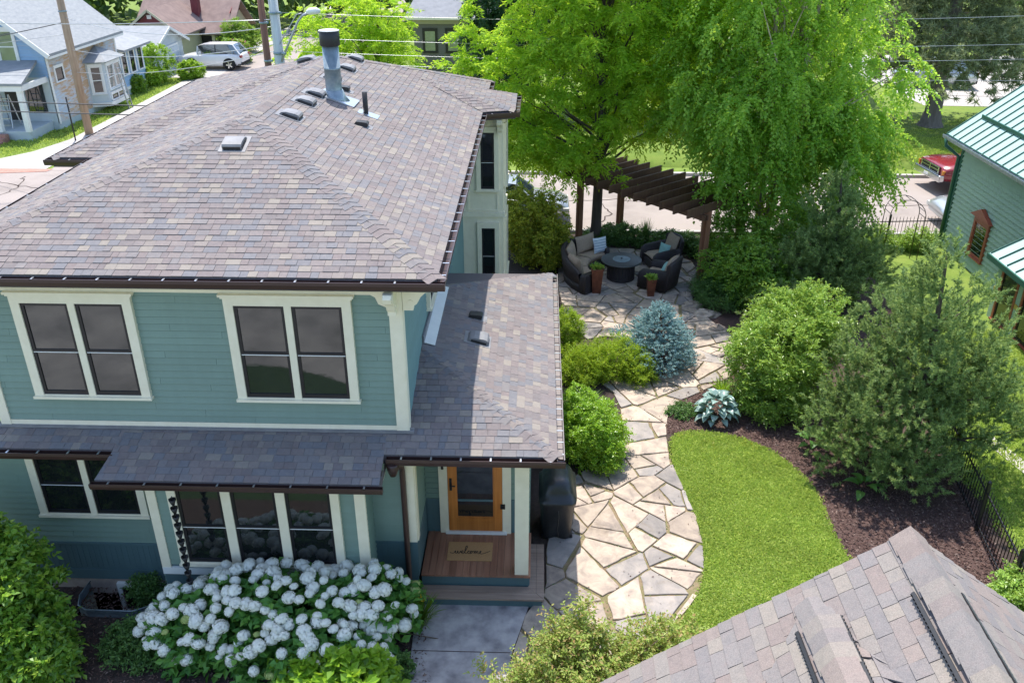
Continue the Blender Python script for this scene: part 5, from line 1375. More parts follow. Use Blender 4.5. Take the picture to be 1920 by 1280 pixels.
# ------------------------------------------------------------------ patio furniture
def arc_block(cx, cy, r0, r1, a0, a1, z0, z1, n=16, round_=.0):
    """solid block swept round an arc (local centre)"""
    mb = MB(); e = round_
    prof = [(r0, z0), (r1, z0), (r1, z1 - e), (r1 - e, z1), (r0 + e, z1), (r0, z1 - e)] if e else [(r0, z0), (r1, z0), (r1, z1), (r0, z1)]
    rows = [[(cx + r * math.cos(a), cy + r * math.sin(a), z) for r, z in prof] for a in np.linspace(a0, a1, n)]
    mb.grid(rows, closed=True); m = len(prof)
    mb.f += [tuple(range(m)), tuple((n - 1) * m + i for i in range(m))[::-1]]; mb.sm += [False, False]
    return mb
def puff(c, ux, uy, uz, n=10, k=.55):
    """pillow shape"""
    c, ux, uy, uz = (np.asarray(q, float) for q in (c, ux, uy, uz)); mb = MB()
    for s in (1, -1):
        rows = []
        for a in np.linspace(-1, 1, n):
            row = []
            for b in np.linspace(-1, 1, n):
                t = max(0.0, (1 - a ** 4) * (1 - b ** 4)) ** k; pin = 1 - .08 * (1 - a * a) * b * b - .08 * (1 - b * b) * a * a
                row.append(c + ux * a * pin + uy * b * pin + uz * t * s)
            rows.append(row)
        mb.grid(rows if s > 0 else [r[::-1] for r in rows])
    return mb
TC = (2.5, 24.22)
sf = root('curved_sofa', (TC[0], TC[1], 0), 'dark wicker curved sofa with brown cushions left of the fire table', 'sofa')
A0, A1 = R(114), R(223)
arc_block(0, 0, 1.0, 1.70, A0, A1, .04, .30).build('base', 'wicker', sf, local=True)
rows = []
mb = MB(); n = 20
for i, a in enumerate(np.linspace(A0, A1, n)):
    t = i / (n - 1); hz = .62 + .30 * math.sin(math.pi * t) ** .6
    rows.append([(r * math.cos(a), r * math.sin(a), z) for r, z in ((1.56, .30), (1.72, .30), (1.80, hz), (1.74, hz + .04), (1.68, hz))])
mb.grid(rows, closed=True); mb.build('backrest', 'wicker', sf, local=True)
for a in (A0, A1):
    s = 1 if a == A1 else -1
    arc_block(0, 0, .98, 1.74, a, a + s * .13, .04, .60, 3, .05).build('arm', 'wicker', sf, local=True)
for i in range(3):
    a, b = A0 + (A1 - A0) * i / 3 + .015, A0 + (A1 - A0) * (i + 1) / 3 - .015
    arc_block(0, 0, .99, 1.55, a, b, .30, .46, 9, .05).build('seat_cushion', 'cushion', sf, local=True)
    m = (a + b) / 2; rd = np.array([math.cos(m), math.sin(m), 0]); tg = np.array([-math.sin(m), math.cos(m), 0]); up_ = nrm(rd * .22 + np.array([0, 0, 1]))
    puff(rd * 1.52 + np.array([0, 0, .70]), tg * .40, up_ * .27, nrm(np.cross(tg, up_)) * .12).build('back_cushion', 'cushion', sf, local=True)
def armchair(loc, rz, label):
    """faces +x locally"""
    c = root('wicker_armchair', loc, label, 'armchair', 'wicker armchairs round the fire table', rz)
    mb = MB(); mb.box(-.40, .40, -.42, .42, .04, .30); mb.build('base', 'wicker', c, local=True, bevel=.03)
    for s in (-1, 1):
        mb = MB(); rows = []
        for x, z in ((-.42, .66), (-.2, .64), (.1, .61), (.34, .58), (.44, .50), (.46, .3)):
            rows.append([(x, s * .34, .05), (x, s * .34, z), (x, s * .38, z + .03), (x, s * .44, z + .03), (x, s * .48, z), (x, s * .48, .05)])
        mb.grid(rows, closed=True); m = 6; mb.f += [tuple(range(m)), tuple(5 * m + i for i in range(m))]; mb.sm += [False, False]; mb.build('arm', 'wicker', c, local=True)
    mb = MB(); rows = []
    for y in np.linspace(-.46, .46, 11):
        hz = .95 - .5 * abs(y) ** 2.2; cv = -.50 + .10 * (y / .46) ** 2
        rows.append([(cv + .08, y, .1), (cv - .02, y, .1), (cv - .12, y, hz), (cv - .07, y, hz + .03), (cv + .0, y, hz)])
    mb.grid(rows, closed=True); mb.f += [tuple(range(5)), tuple(50 + i for i in range(5))]; mb.sm += [False, False]; mb.build('backrest', 'wicker', c, local=True)
    puff((.06, 0, .38), (.36, 0, 0), (0, .33, 0), (0, 0, .09), k=.3).build('seat_cushion', 'cushion', c, local=True)
    puff((-.36, 0, .70), (0, .31, 0), (-.09, 0, .30), (.11, 0, .03)).build('back_cushion', 'cushion', c, local=True)
    return c
armchair((3.78, 25.15, .045), R(200), 'far wicker armchair with brown cushions, nearer the street')
armchair((3.55, 23.62, .045), R(150), 'near wicker armchair with brown cushions behind the short planter')
def pillow(c, face, mat, label, sz=.22, lean=.25):
    f = nrm(np.array([*face, 0])); tg = np.array([-f[1], f[0], 0]); up_ = nrm(-f * lean + np.array([0, 0, 1.]))
    o = one('throw_pillow', puff(c, tg * sz, up_ * sz, np.cross(tg, up_) * .075), mat, label, 'pillow', 'throw pillows')
    return o, tg, up_, np.cross(tg, up_)
o, tg, up_, nn = pillow((1.92, 25.2, .70), (.5, -.85), 'stripe_light', 'white pillow with thin blue stripes on the curved sofa', .24)
for k in range(5):
    q = np.array([1.92, 25.2, .70]) + up_ * (-.16 + .08 * k); mb = MB()
    for sd in (1, -1):
        rows = []
        for a in np.linspace(-.93, .93, 12):
            b = (-.16 + .08 * k) / .24; t = max(0, (1 - a ** 4) * (1 - b ** 4)) ** .55
            p_ = np.array([1.92, 25.2, .70]) + tg * .24 * a + nn * sd * (.075 * t + .002); rows.append([p_ + up_ * (.24 * b - .009), p_ + up_ * (.24 * b + .009)])
        mb.grid(rows, smooth=False)
    mb.build('stripe', 'stripe_blue', o)
pillow((3.86, 25.02, .62), (-.75, -.6), 'aqua_fabric', 'aqua pillow on the far wicker armchair', .21)
pillow((3.68, 23.52, .62), (-.85, .2), 'aqua_fabric', 'aqua pillow on the near wicker armchair', .21, .45)
ft = root('fire_table', (TC[0], TC[1], .04), 'round black fire pit table in the middle of the patio', 'fire table')
mb = MB(); mb.lathe([(.56, .545), (.60, .55), (.60, .585), (.56, .595), (.02, .595)], (0, 0, 0), 40); mb.build('table_top', 'table_top', ft, local=True)
mb = MB(); mb.lathe([(.41, 0), (.41, .06), (.395, .07), (.395, .545)], (0, 0, 0), 24); mb.build('base', 'wicker', ft, local=True)
for k in range(24):
    a = 2 * math.pi * (k + .5) / 24; mb = MB(); d = np.array([math.cos(a), math.sin(a), 0]); mb.obox(d * .402 + np.array([0, 0, .31]), d * .008, np.array([-d[1], d[0], 0]) * .042, (0, 0, .23)); mb.build('slat', 'wicker', ft, local=True)
mb = MB(); mb.lathe([(.26, .596), (.26, .606), (.235, .612), (.02, .614)], (0, 0, 0), 32); mb.build('burner_lid', 'galvanised', ft, local=True)
mb = MB(); mb.lathe([(.03, .614), (.03, .63), (.01, .632)], (0, 0, 0), 10); mb.build('knob', 'black_metal', ft, local=True)
def planter(loc, w, h, label, mat='planter'):
    p = root('planter', loc, label, 'planter', 'tapered metal planters')
    mb = MB(); rows = [[(x * s, y * s, z) for x, y in ((-1, -1), (1, -1), (1, 1), (-1, 1))] for s, z in ((w * .36, 0), (w * .5, h - .04), (w * .54, h - .035), (w * .54, h), (w * .46, h), (w * .45, h - .05))]
    mb.grid(rows, closed=True, smooth=False); mb.f.append((20, 21, 22, 23)); mb.sm.append(False); mb.build('pot', mat, p, local=True, bevel=.008)
    n = 130; a = rng.uniform(0, 6.28, n); r = rng.uniform(0, w * .5, n); P = np.column_stack([r * np.cos(a), r * np.sin(a), h - .03 + rng.uniform(0, .10, n)])
    D = np.column_stack([np.cos(a), np.sin(a), rng.uniform(.3, 1.2, n)]); mesh_obj('foliage', leaf_mesh('foliage', P, D, .10, .055, MATS['yellow_shrub_leaf'], .2, .5), p)
planter((1.72, 23.15, .045), .33, .74, 'tall rust-red planter of succulents at the arm of the sofa')
planter((3.25, 22.95, .045), .26, .52, 'short rust-red planter of succulents by the near armchair')
# ------------------------------------------------------------------ pergola
pg = root('pergola', (3.1, 25.6, 0), 'dark brown slatted pergola on stout cedar posts over the patio edge', 'pergola')
rd_ = nrm(np.array([.745, .666, 0])); ln = nrm(np.array([1.66, -1.86, 0]))
st0 = np.array([.80, 26.95, 2.36])
for k in range(11):
    a = st0 + ln * .50 * k; mb = MB(); mb.bar(a, a + rd_ * 2.9, .045, .24); mb.build('rafter', 'pergola_wood', pg)
for dlt in (.62, 2.3):
    for e in (-.06, .06):
        a = st0 + rd_ * dlt + ln * (-.1) + np.array([0, 0, -.19]); off_ = rd_ * e; mb = MB(); mb.bar(a + off_, a + off_ + ln * 5.3, .045, .16); mb.build('beam', 'pergola_wood', pg)
for x, y, tall in ((1.36, 27.2, 2.25), (4.83, 24.0, 2.25), (2.75, 28.05, 2.25), (6.1, 25.2, 2.25)):
    for e in (-.07, .07):
        mb = MB(); q = np.array([x, y, 0]) + ln * e; mb.box(q[0] - .065, q[0] + .065, q[1] - .065, q[1] + .065, 0, tall); mb.build('post', 'cedar_wood', pg)
# ------------------------------------------------------------------ covered grill
gr_ = root('covered_grill', (.42, 12.62, 0), 'barbecue grill under a black fitted cover beside the porch', 'grill')
def cover(sections, n=40):
    mb = MB(); rows = []
    for z, hx, hy, p, amp in sections:
        row = []
        for k in range(n):
            a = 2 * math.pi * k / n; ca, sa = math.cos(a), math.sin(a)
            r = (abs(ca / hx) ** p + abs(sa / hy) ** p) ** (-1 / p)
            r *= 1 + amp * (math.sin(5 * a + z * 4) * .6 + math.sin(9 * a - z * 7 + 1) * .4)
            row.append((r * ca, r * sa, z))
        rows.append(row)
    mb.grid(rows, closed=True); m = n; mb.f.append(tuple((len(rows) - 1) * m + i for i in range(m))); mb.sm.append(True)
    return mb
cover([(.05, .27, .36, 5, .10), (.2, .27, .38, 5, .10), (.4, .28, .40, 6, .075), (.6, .29, .43, 8, .05), (.78, .31, .47, 9, .03), (.86, .33, .50, 10, .018), (.90, .33, .50, 10, .01), (.93, .29, .42, 8, .012), (1.05, .27, .38, 7, .015), (1.16, .22, .34, 6, .015), (1.22, .15, .29, 5, .01), (1.24, .10, .22, 4, .01)]).build('cover', 'grill_cover', gr_, local=True)
for sx in (-.22, .22):
    for sy in (-.3, .3):
        mb = MB(); mb.tube([(sx, sy - .03, .06), (sx, sy + .03, .06)], .06, 10); mb.build('caster', 'black_metal', gr_, local=True)
mb = MB(); mb.box(-.02, .05, -.46, -.455, .80, .82); mb.build('cover_label', 'white_trim', gr_, local=True)
mb = MB(); mb.tube([(.0, -.43, .86), (.02, -.5, .62), (.0, -.5, .35), (.03, -.46, .15)], .008, 5); mb.build('strap', 'dark_plastic', gr_, local=True)
# ------------------------------------------------------------------ iron fences and arbour
def iron_fence(a, b, h, label, step=.115, grp='black iron fences'):
    a, b = np.array([*a, 0.]), np.array([*b, 0.]); L = np.linalg.norm(b - a); u = (b - a) / L
    f = root('iron_fence', tuple((a + b) / 2), label, 'fence', grp)
    pm_ = MB(); pm_.tube([(0, 0, .05), (0, 0, h - .03), (0, 0, h + .03)], [.009, .009, .002], 5); pk_ = pm_.mesh('picket', MATS['black_metal'])
    n = int(L / step)
    for i in range(n):
        q = a + u * (i + .5) * step - (a + b) / 2
        mesh_obj('picket', pk_, f, tuple(q))
    for z in (.14, h - .14):
        mb = MB(); mb.bar(a + (0, 0, z), b + (0, 0, z), .02, .028); mb.build('rail', 'black_metal', f)
    for i in range(int(L / 1.8) + 1):
        q = a + u * min(i * 1.8, L); mb = MB(); mb.box(q[0] - .028, q[0] + .028, q[1] - .028, q[1] + .028, 0, h + .06); mb.lathe([(.04, 0), (.04, .02), (.005, .06)], (q[0], q[1], h + .06), 6); mb.build('post', 'black_metal', f)
iron_fence((7.45, 9.2), (8.55, 16.6), .98, 'black iron picket fence along the mulch bed below the big pine')
iron_fence((9.6, 27.2), (13.1, 27.45), .95, 'black iron picket fence along the street by the green house')
ar = root('garden_arbour', (11.3, 26.1, 0), 'slim black arched garden arbour near the street fence', 'arbour')
for oy in (-.25, .25):
    d = np.array([.45, -.2, 0]); P = [np.array([11.3, 26.1 + oy, 0]) - d, np.array([11.3, 26.1 + oy, 1.5]) - d]
    P += [np.array([11.3, 26.1 + oy, 1.5]) + d * (-math.cos(t)) + np.array([0, 0, .5 * math.sin(t)]) for t in np.linspace(.2, math.pi - .2, 9)] + [np.array([11.3, 26.1 + oy, 1.5]) + d, np.array([11.3, 26.1 + oy, 0]) + d]
    mb = MB(); mb.tube(P, .012, 6); mb.build('hoop', 'black_metal', ar)
for k in range(9):
    t = math.pi * k / 8; d = np.array([.45, -.2, 0]); c_ = np.array([11.3, 26.1, 1.5]) + d * (-math.cos(t)) + np.array([0, 0, .5 * math.sin(t)]); mb = MB(); mb.tube([c_ - (0, .25, 0), c_ + (0, .25, 0)], .01, 5); mb.build('crossbar', 'black_metal', ar)
# edging boulders
BLAB = ['tan boulder between pergola post and patio, farther of a pair', 'largest tan boulder at the bend of the patio edge', 'small boulder tight against the foot of the pergola post', 'boulder by the low pine at the patio rim', 'boulder under the pale shrub where the path narrows', 'flat boulder at the outer curve of the patio', 'small boulder left of the blue spruce', 'boulder right of the blue spruce', 'boulder beside the gold sedum', 'smallest boulder on the far side of the blue spruce', 'boulder half under the pale shrub by the daylily']
bl = [((1300, 575), .24), ((1322, 592), .3), ((1285, 555), .2), ((1345, 618), .22), ((1380, 690), .2), ((1365, 655), .18), ((1180, 655), .16), ((1305, 670), .22), ((1062, 655), .2), ((1240, 575), .14), ((1395, 705), .16)]
for k, ((px, py), s) in enumerate(bl):
    q = gz(px, py); r_ = np.random.default_rng(k); mb = MB(); rows = []
    for i in range(6):
        t = i / 5 * math.pi / 2; rows.append([(q[0] + s * 1.15 * math.cos(t) * math.cos(a) * (1 + .18 * r_.normal()), q[1] + s * .85 * math.cos(t) * math.sin(a) * (1 + .12 * r_.normal()), s * .62 * math.sin(t) + .02 * r_.normal()) for a in np.linspace(0, 2 * math.pi, 11)[:-1]])
    mb.grid(rows, closed=True, smooth=False); mb.f.append(tuple(50 + i for i in range(10))); mb.sm.append(False)
    one('edging_boulder', mb, 'flagstone', BLAB[k], 'boulder', 'boulders edging the patio')
# ------------------------------------------------------------------ plants
def limb(mb, a, b, r0, r1, bend=.15, n=6, seg=5):
    a, b = np.asarray(a, float), np.asarray(b, float); L = np.linalg.norm(b - a)
    off = rng.normal(0, bend * L * .35, 3); off[2] = abs(off[2]) * .6
    P = [a + (b - a) * t + off * math.sin(math.pi * t) for t in np.linspace(0, 1, seg)]
    mb.tube(P, list(np.linspace(r0, r1, seg)), n, cap=False)
def blob_points(blobs, n, shell=2.4, rough=.22, seed=1, zmin=None):
    """cluster centres through lumpy ellipsoids, denser near the surface; also the outward direction"""
    w = np.array([b[1][0] * b[1][1] + b[1][1] * b[1][2] + b[1][0] * b[1][2] for b in blobs]); k = rng.choice(len(blobs), n * 2, p=w / w.sum())
    c = np.array([b[0] for b in blobs])[k]; r = np.array([b[1] for b in blobs])[k]
    d = nrm(rng.normal(0, 1, (len(k), 3))); q = rng.uniform(0, 1, len(k)) ** (1 / shell)
    q = q * (1 + rough * lump(d * 2.2 + c * .3, 1.1, seed))
    P = c + d * r * q[:, None]
    if zmin is not None: m = P[:, 2] > zmin; P, d = P[m], d[m]
    return P[:n], d[:n]
def sprays(P, D, per, length, nleaf, droop, spread, flat=1.0):
    """twigs from each cluster centre with leaves along them; returns leaf positions, directions"""
    n = len(P); T = nrm(np.repeat(D, per, 0) * .8 + rng.normal(0, spread, (n * per, 3)) * np.array([1, 1, flat])); B = np.repeat(P, per, 0)
    L = length * rng.uniform(.6, 1.3, (n * per, 1)); t = np.linspace(.15, 1, nleaf)
    pos = B[:, None] + T[:, None] * (L[:, None] * t[None, :, None]); pos[..., 2] -= (droop * L * t[None] ** 2)
    dirn = T[:, None] * np.ones((1, nleaf, 1)); dirn = dirn + np.array([0, 0, -1.0]) * (droop * 1.6 * t)[None, :, None]
    side = nrm(np.cross(dirn, np.array([0, 0, 1.0]))) * np.where(np.arange(nleaf) % 2, 1, -1)[None, :, None]
    return pos.reshape(-1, 3), (dirn * .6 + side * .9).reshape(-1, 3)
def tree(name, base, height, tr, blobs, ncl, per, length, nleaf, L, W, leaf, bark, label, group=None, droop=.5, spread=.6, flat=1.0, nlimb=22, trunks=1, zmin=None, shell=2.4, seed=1, up=(0, 0, 1.0), fork=.35, rough=.22, cat='tree'):
    t = root(name, tuple(base), label, cat, group); b = np.asarray(base, float)
    P, D = blob_points(blobs, ncl, shell, rough, seed, zmin)
    mb = MB(); tops = []
    for k in range(trunks):
        a = b + (np.array([rng.normal(0, .12), rng.normal(0, .12), 0]) if trunks > 1 else 0); e = b + np.array([rng.normal(0, .3 + .35 * (trunks > 1)), rng.normal(0, .3), height])
        m = a + (e - a) * .5 + np.array([*rng.normal(0, .12, 2), 0]); mb.tube([a - (0, 0, .1), a + (e - a) * .08, m, e], [tr * 1.35, tr, tr * .72, tr * .25], 9, cap=False); tops.append((a, m, e))
    mb.build('trunk', bark, t)
    mb = MB(); idx = rng.choice(len(P), min(nlimb, len(P)), False)
    for i in idx:
        a, m, e = tops[rng.integers(len(tops))]; tt = np.clip((P[i][2] - b[2]) / height * .75 - rng.uniform(.02, .15), fork, .95)
        s = a + (m - a) * (tt / .5) if tt < .5 else m + (e - m) * ((tt - .5) / .5); limb(mb, s, P[i], tr * .34 * (1.2 - tt), .012, .2, 5)
    mb.build('limbs', bark, t, kind='stuff')
    pos, dr = sprays(P, D, per, length, nleaf, droop, spread, flat)
    me = leaf_mesh('crown', pos - b, dr, L, W, MATS[leaf], .18, .35, up=np.tile(up, (len(pos), 1)))
    mesh_obj('crown', me, t)
    return t
def shrub(name, base, blobs, ncl, per, length, nleaf, L, W, leaf, label, cat='shrub', group=None, droop=.2, spread=.8, stems=10, shell=3.0, up=(0, 0, 1.0), seed=2, rough=.18, zmin=.05):
    t = root(name, tuple(base), label, cat, group); b = np.asarray(base, float)
    P, D = blob_points(blobs, ncl, shell, rough, seed, zmin)
    mb = MB()
    for i in rng.choice(len(P), min(stems, len(P)), False): limb(mb, b + (*rng.normal(0, .08, 2), 0), P[i], .018, .005, .15, 5, 4)
    mb.build('stems', 'twig', t, kind='stuff')
    pos, dr = sprays(P, D, per, length, nleaf, droop, spread)
    mesh_obj('foliage', leaf_mesh('foliage', pos - b, dr, L, W, MATS[leaf], .2, .45, up=np.tile(up, (len(pos), 1))), t)
    return t
def needles(tp, td, per, L, W, cone, mat, stem=.0):
    """needle tufts at tp pointing along td"""
    n = len(tp); B = np.repeat(tp, per, 0); T = np.repeat(td, per, 0); t = rng.uniform(0, 1, (n * per, 1))
    D = nrm(T * cone + rng.normal(0, .75, (n * per, 3)))
    return needle_mesh('needles', B + T * t * stem, D, L, W, MATS[mat])
def conifer(name, base, height, radius, label, mat, bark, whorls, nbr, ntuft, per, L, W, cone=1.0, stem=.08, rise=.35, taper=.9, low=.08, tr=.10, group=None, offs=(0, 0), side=.35, profile=None, wob=.25, droop=0.0, cat='tree', top_tufts=14):
    t = root(name, tuple(base), label, cat, group); b = np.asarray(base, float); ax = np.array([offs[0], offs[1], height])
    mb = MB(); mb.tube([b - (0, 0, .1), b + ax * .5, b + ax], [tr, tr * .6, tr * .12], 8, cap=False); mb.build('trunk', bark, t)
    mb = MB(); TP, TD = [], []
    for k in range(whorls):
        f = low + (1 - low) * (k / whorls) ** .9; o = b + ax * f
        rr = radius * (profile(f) if profile else (1 - f) ** taper)
        m = max(3, int(nbr * (.5 + .5 * (1 - f)))); a0 = rng.uniform(0, 6.28)
        for j in range(m):
            a = a0 + 2 * math.pi * j / m + rng.normal(0, .18); r = max(.12, rr * (1 + rng.normal(0, wob))); up_ = rise * rng.uniform(.6, 1.4)
            d = np.array([math.cos(a), math.sin(a), 0]); P = [o + d * r * s + np.array([0, 0, r * (up_ * s ** 1.6 - droop * s * s)]) for s in (0, .35, .7, 1.0)]
            mb.tube(P, [.028 * (1.1 - f) + .006, .018 * (1.1 - f) + .005, .009, .004], 5, cap=False)
            nt = max(4, int(ntuft * r / radius + 3)); s = rng.uniform(.22, 1.0, nt) ** .75; s[0] = 1.0
            cen = o + d * r * s[:, None] + np.array([0, 0, 1.0]) * (r * (up_ * s ** 1.6 - droop * s * s))[:, None]
            lat = np.array([-d[1], d[0], 0]); w = (rng.uniform(-1, 1, nt) * side * r * (.35 + .65 * (1 - np.abs(s - .6))))
            cen = cen + lat * w[:, None] + np.array([0, 0, 1.0]) * np.abs(rng.normal(0, .06, nt))[:, None] * (1 + r)
            TP.append(cen); TD.append(nrm(d * .7 + lat * np.sign(w)[:, None] * .45 + np.array([0, 0, rise + .25]) + rng.normal(0, .2, (nt, 3))))
    tip = b + ax; TP.append(tip - np.array([0, 0, 1.0]) * rng.uniform(0, height * .14, (top_tufts, 1)) + rng.normal(0, .05, (top_tufts, 3))); TD.append(nrm(rng.normal(0, .4, (top_tufts, 3)) + np.array([0, 0, 1.0])))
    mb.build('branches', bark, t, kind='stuff')
    me = needles(np.concatenate(TP) - b, np.concatenate(TD), per, L, W, cone, mat, stem)
    mesh_obj('crown', me, t)
    return t
def strap_clump(name, base, n, L, W, leaf, label, cat, spread=.6, group=None, r0=.1):
    t = root(name, tuple(base), label, cat, group); a = rng.uniform(0, 6.28, n); ll = L * rng.uniform(.6, 1.15, n); out = rng.uniform(.2, 1.0, n) * spread
    d = np.column_stack([np.cos(a), np.sin(a), np.zeros(n)]); sd = np.column_stack([-np.sin(a), np.cos(a), np.zeros(n)]); P0 = d * rng.uniform(0, r0, (n, 1))
    V = np.empty((n, 8, 3))
    for k, (s, w) in enumerate(((0, .8), (.4, 1), (.75, .75), (1.0, .08))):
        c = P0 + d * (ll * out * s ** 1.4)[:, None]; c[:, 2] += ll * (s * (1.05 - .75 * out * s))
        V[:, 2 * k] = c - sd * W * w / 2; V[:, 2 * k + 1] = c + sd * W * w / 2
    F = np.array([(0, 1, 3, 2), (2, 3, 5, 4), (4, 5, 7, 6)]); F = (np.arange(n)[:, None, None] * 8 + F[None]).reshape(-1, 4)
    mesh_obj('blades', np_mesh('blades', V.reshape(-1, 3), F, MATS[leaf]), t)
    return t
def hosta(base, n, R_, L, W, mat, label, group='hostas'):
    t = root('hosta', tuple(base), label, 'hosta', group)
    mb = MB(); m = 7
    for i in range(m):
        row = []
        s = i / (m - 1); w = W * (math.sin(math.pi * min(1, s ** .75 * .98 + .02)) ** .8)
        for k in (-1, -.5, 0, .5, 1): row.append((L * s, w * k / 2 * 1.0, .22 * L * math.sin(math.pi * s * .9) - .35 * L * s * s - .0 + .12 * W * abs(k) ** 1.5))
        mb.v += row
    for i in range(m - 1):
        for k in range(4): mb.f.append((i * 5 + k, (i + 1) * 5 + k, (i + 1) * 5 + k + 1, i * 5 + k + 1)); mb.sm.append(True)
    me = mb.mesh('leaf', MATS[mat])
    for i in range(n):
        f = i / n; a = i * 2.39996 + rng.normal(0, .15); r = R_ * (.15 + .75 * math.sqrt(f)) * .55
        o = mesh_obj('leaf', me, t, (r * math.cos(a), r * math.sin(a), .10 + R_ * .75 * (1 - f) ** .8 + rng.uniform(0, .03)))
        s = rng.uniform(.8, 1.15); o.scale = (s, s * rng.uniform(.85, 1.1), s); o.rotation_euler = (rng.normal(0, .15), -.55 + .75 * f + rng.normal(0, .1), a + rng.normal(0, .15))
    return t
# --- big trees
tree('honey_locust', (1.93, 27.27, 0), 8.6, .17, [((1.3, 27.9, 6.9), (3.5, 2.7, 3.0)), ((-1.0, 27.4, 5.2), (2.1, 2.0, 1.8)), ((3.2, 27.6, 5.2), (1.9, 1.9, 1.6)), ((.2, 27.3, 3.9), (2.2, 1.7, 1.25)), ((.6, 28.2, 8.6), (2.4, 2.2, 1.8)), ((2.2, 26.6, 7.4), (2.2, 1.7, 1.6)), ((4.2, 27.2, 5.8), (1.8, 1.5, 2.5)), ((4.6, 26.6, 7.6), (1.4, 1.4, 1.6)), ((2.9, 27.0, 3.7), (1.5, .9, .8)), ((-.3, 26.9, 3.1), (1.3, 1.0, .8)), ((1.5, 26.3, 3.0), (1.2, .6, .55)), ((1.8, 26.8, 10.2), (2.6, 2.2, 1.5))],
     790, 9, .55, 20, .15, .055, 'locust_leaf', 'bark', 'feathery bright green honey locust standing beside the pergola', droop=.38, spread=.8, flat=.30, nlimb=60, zmin=2.35, shell=1.7, rough=.42, fork=.28, up=(0, -.4, .9))
tree('weeping_birch', (6.9, 25.6, 0), 9.5, .12, [((6.5, 25.6, 6.4), (3.2, 2.8, 3.4)), ((8.3, 25.6, 5.2), (2.2, 2.1, 2.3)), ((5.4, 25.4, 4.9), (1.5, 1.7, 2.0)), ((7.4, 25.0, 3.7), (2.4, 1.8, 1.7)), ((6.8, 25.6, 9.0), (2.6, 2.4, 2.4)), ((6.0, 24.4, 5.6), (1.7, 1.5, 2.2)), ((5.1, 24.5, 3.3), (1.0, .7, 1.0)), ((5.4, 25.0, 10.8), (2.6, 2.3, 1.8)), ((7.6, 25.2, 2.6), (1.9, 1.2, 1.0)), ((9.0, 25.6, 3.4), (1.4, 1.2, 1.2))],
     690, 9, .64, 17, .115, .08, 'birch_leaf', 'bark_birch', 'tall weeping birch with glossy drooping foliage over the patio', droop=.75, spread=.72, nlimb=60, trunks=3, zmin=1.4, shell=1.9, rough=.42, fork=.15, up=(0, -.4, .9))
tree('honey_locust', (-6.6, 37.5, 0), 7.0, .14, [((-7.4, 37.5, 5.5), (2.3, 2.2, 1.9)), ((-6.4, 37.2, 4.3), (1.7, 1.6, 1.3)), ((-8.8, 38, 4.2), (1.8, 1.8, 1.6))],
     420, 5, .55, 18, .14, .05, 'locust_leaf', 'bark', 'yellow-green locust tree rising behind the roof ridge', droop=.4, spread=.75, flat=.35, nlimb=24, zmin=1.8, shell=1.8, rough=.32)
tree('ivy_covered_tree', (-1.4, 47, 0), 9, .3, [((-1.6, 47, 3.0), (2.7, 1.8, 3.2)), ((-.2, 47.3, 5.0), (2.3, 1.8, 3.4)), ((-2.6, 46.6, 6.0), (1.3, 1.4, 2.2))],
     520, 6, .5, 14, .15, .10, 'dark_leaf', 'bark', 'dark green tree hung with creeper beside the olive house', droop=.8, nlimb=14, shell=3.0)
conifer('norway_spruce', (18.6, 42.3, .4), 15, 4.2, 'large grey-green spruce with a thick trunk across the street', 'spruce_needle', 'bark_grey', 20, 11, 36, 34, .30, .05, cone=.8, stem=.25, rise=-.05, low=.20, tr=.42, droop=.22, side=.55, wob=.2)
mb = MB(); mb.lathe([(.75, -.1), (.5, .25), (.40, .7)], (18.6, 42.3, .4), 9, cap=False); _sp = bpy.data.objects['norway_spruce']; mb.build('root_flare', 'bark_grey', _sp)
conifer('norway_spruce', (24.5, 45.5, .3), 14, 3.6, 'second spruce at the edge of the gravel lot', 'spruce_needle', 'bark_grey', 17, 9, 26, 30, .32, .055, cone=.8, stem=.25, rise=-.05, low=.24, tr=.32, droop=.22, side=.55)
for k, (x, y, h, r_, lab) in enumerate(((4.5, 44, 9, 3.2, 'dense dark tree across the street behind the locust'), (10.5, 46, 10, 3.6, 'dense dark tree across the street behind the birch'), (15.2, 52, 10, 3.4, 'dark tree filling the gap between birch and spruce'), (31.5, 52, 9, 3.4, 'dark tree behind the gravel lot'))):
    tree('street_tree', (x, y, 0), h * .8, .22, [((x, y, h * .55), (r_, r_ * .8, h * .42)), ((x - 1.2, y - .4, h * .38), (r_ * .7, r_ * .6, h * .28))], 330, 5, .7, 13, .22, .15, 'wood_leaf', 'bark', lab, 'street trees across the road', droop=.4, nlimb=14, shell=2.4, rough=.3, seed=k + 5)
# --- far wood
def wood_mass():
    n = 26000; x = rng.uniform(-75, 75, n); y = rng.uniform(76, 92, n); top = 7.5 + 3.0 * lump(np.column_stack([x * .16, y * .1, np.zeros(n)]), 1, 4)
    z = top * rng.uniform(0, 1, n) ** .55; P = np.column_stack([x, y, z]); D = nrm(rng.normal(0, 1, (n, 3)) + np.array([0, -.6, .5]))
    mesh_obj('woods', leaf_mesh('woods', P, D, .95, .7, MATS['wood_leaf'], .2, .5), None, label='dark wooded backdrop beyond the houses', cat='woods', kind='stuff')
wood_mass()
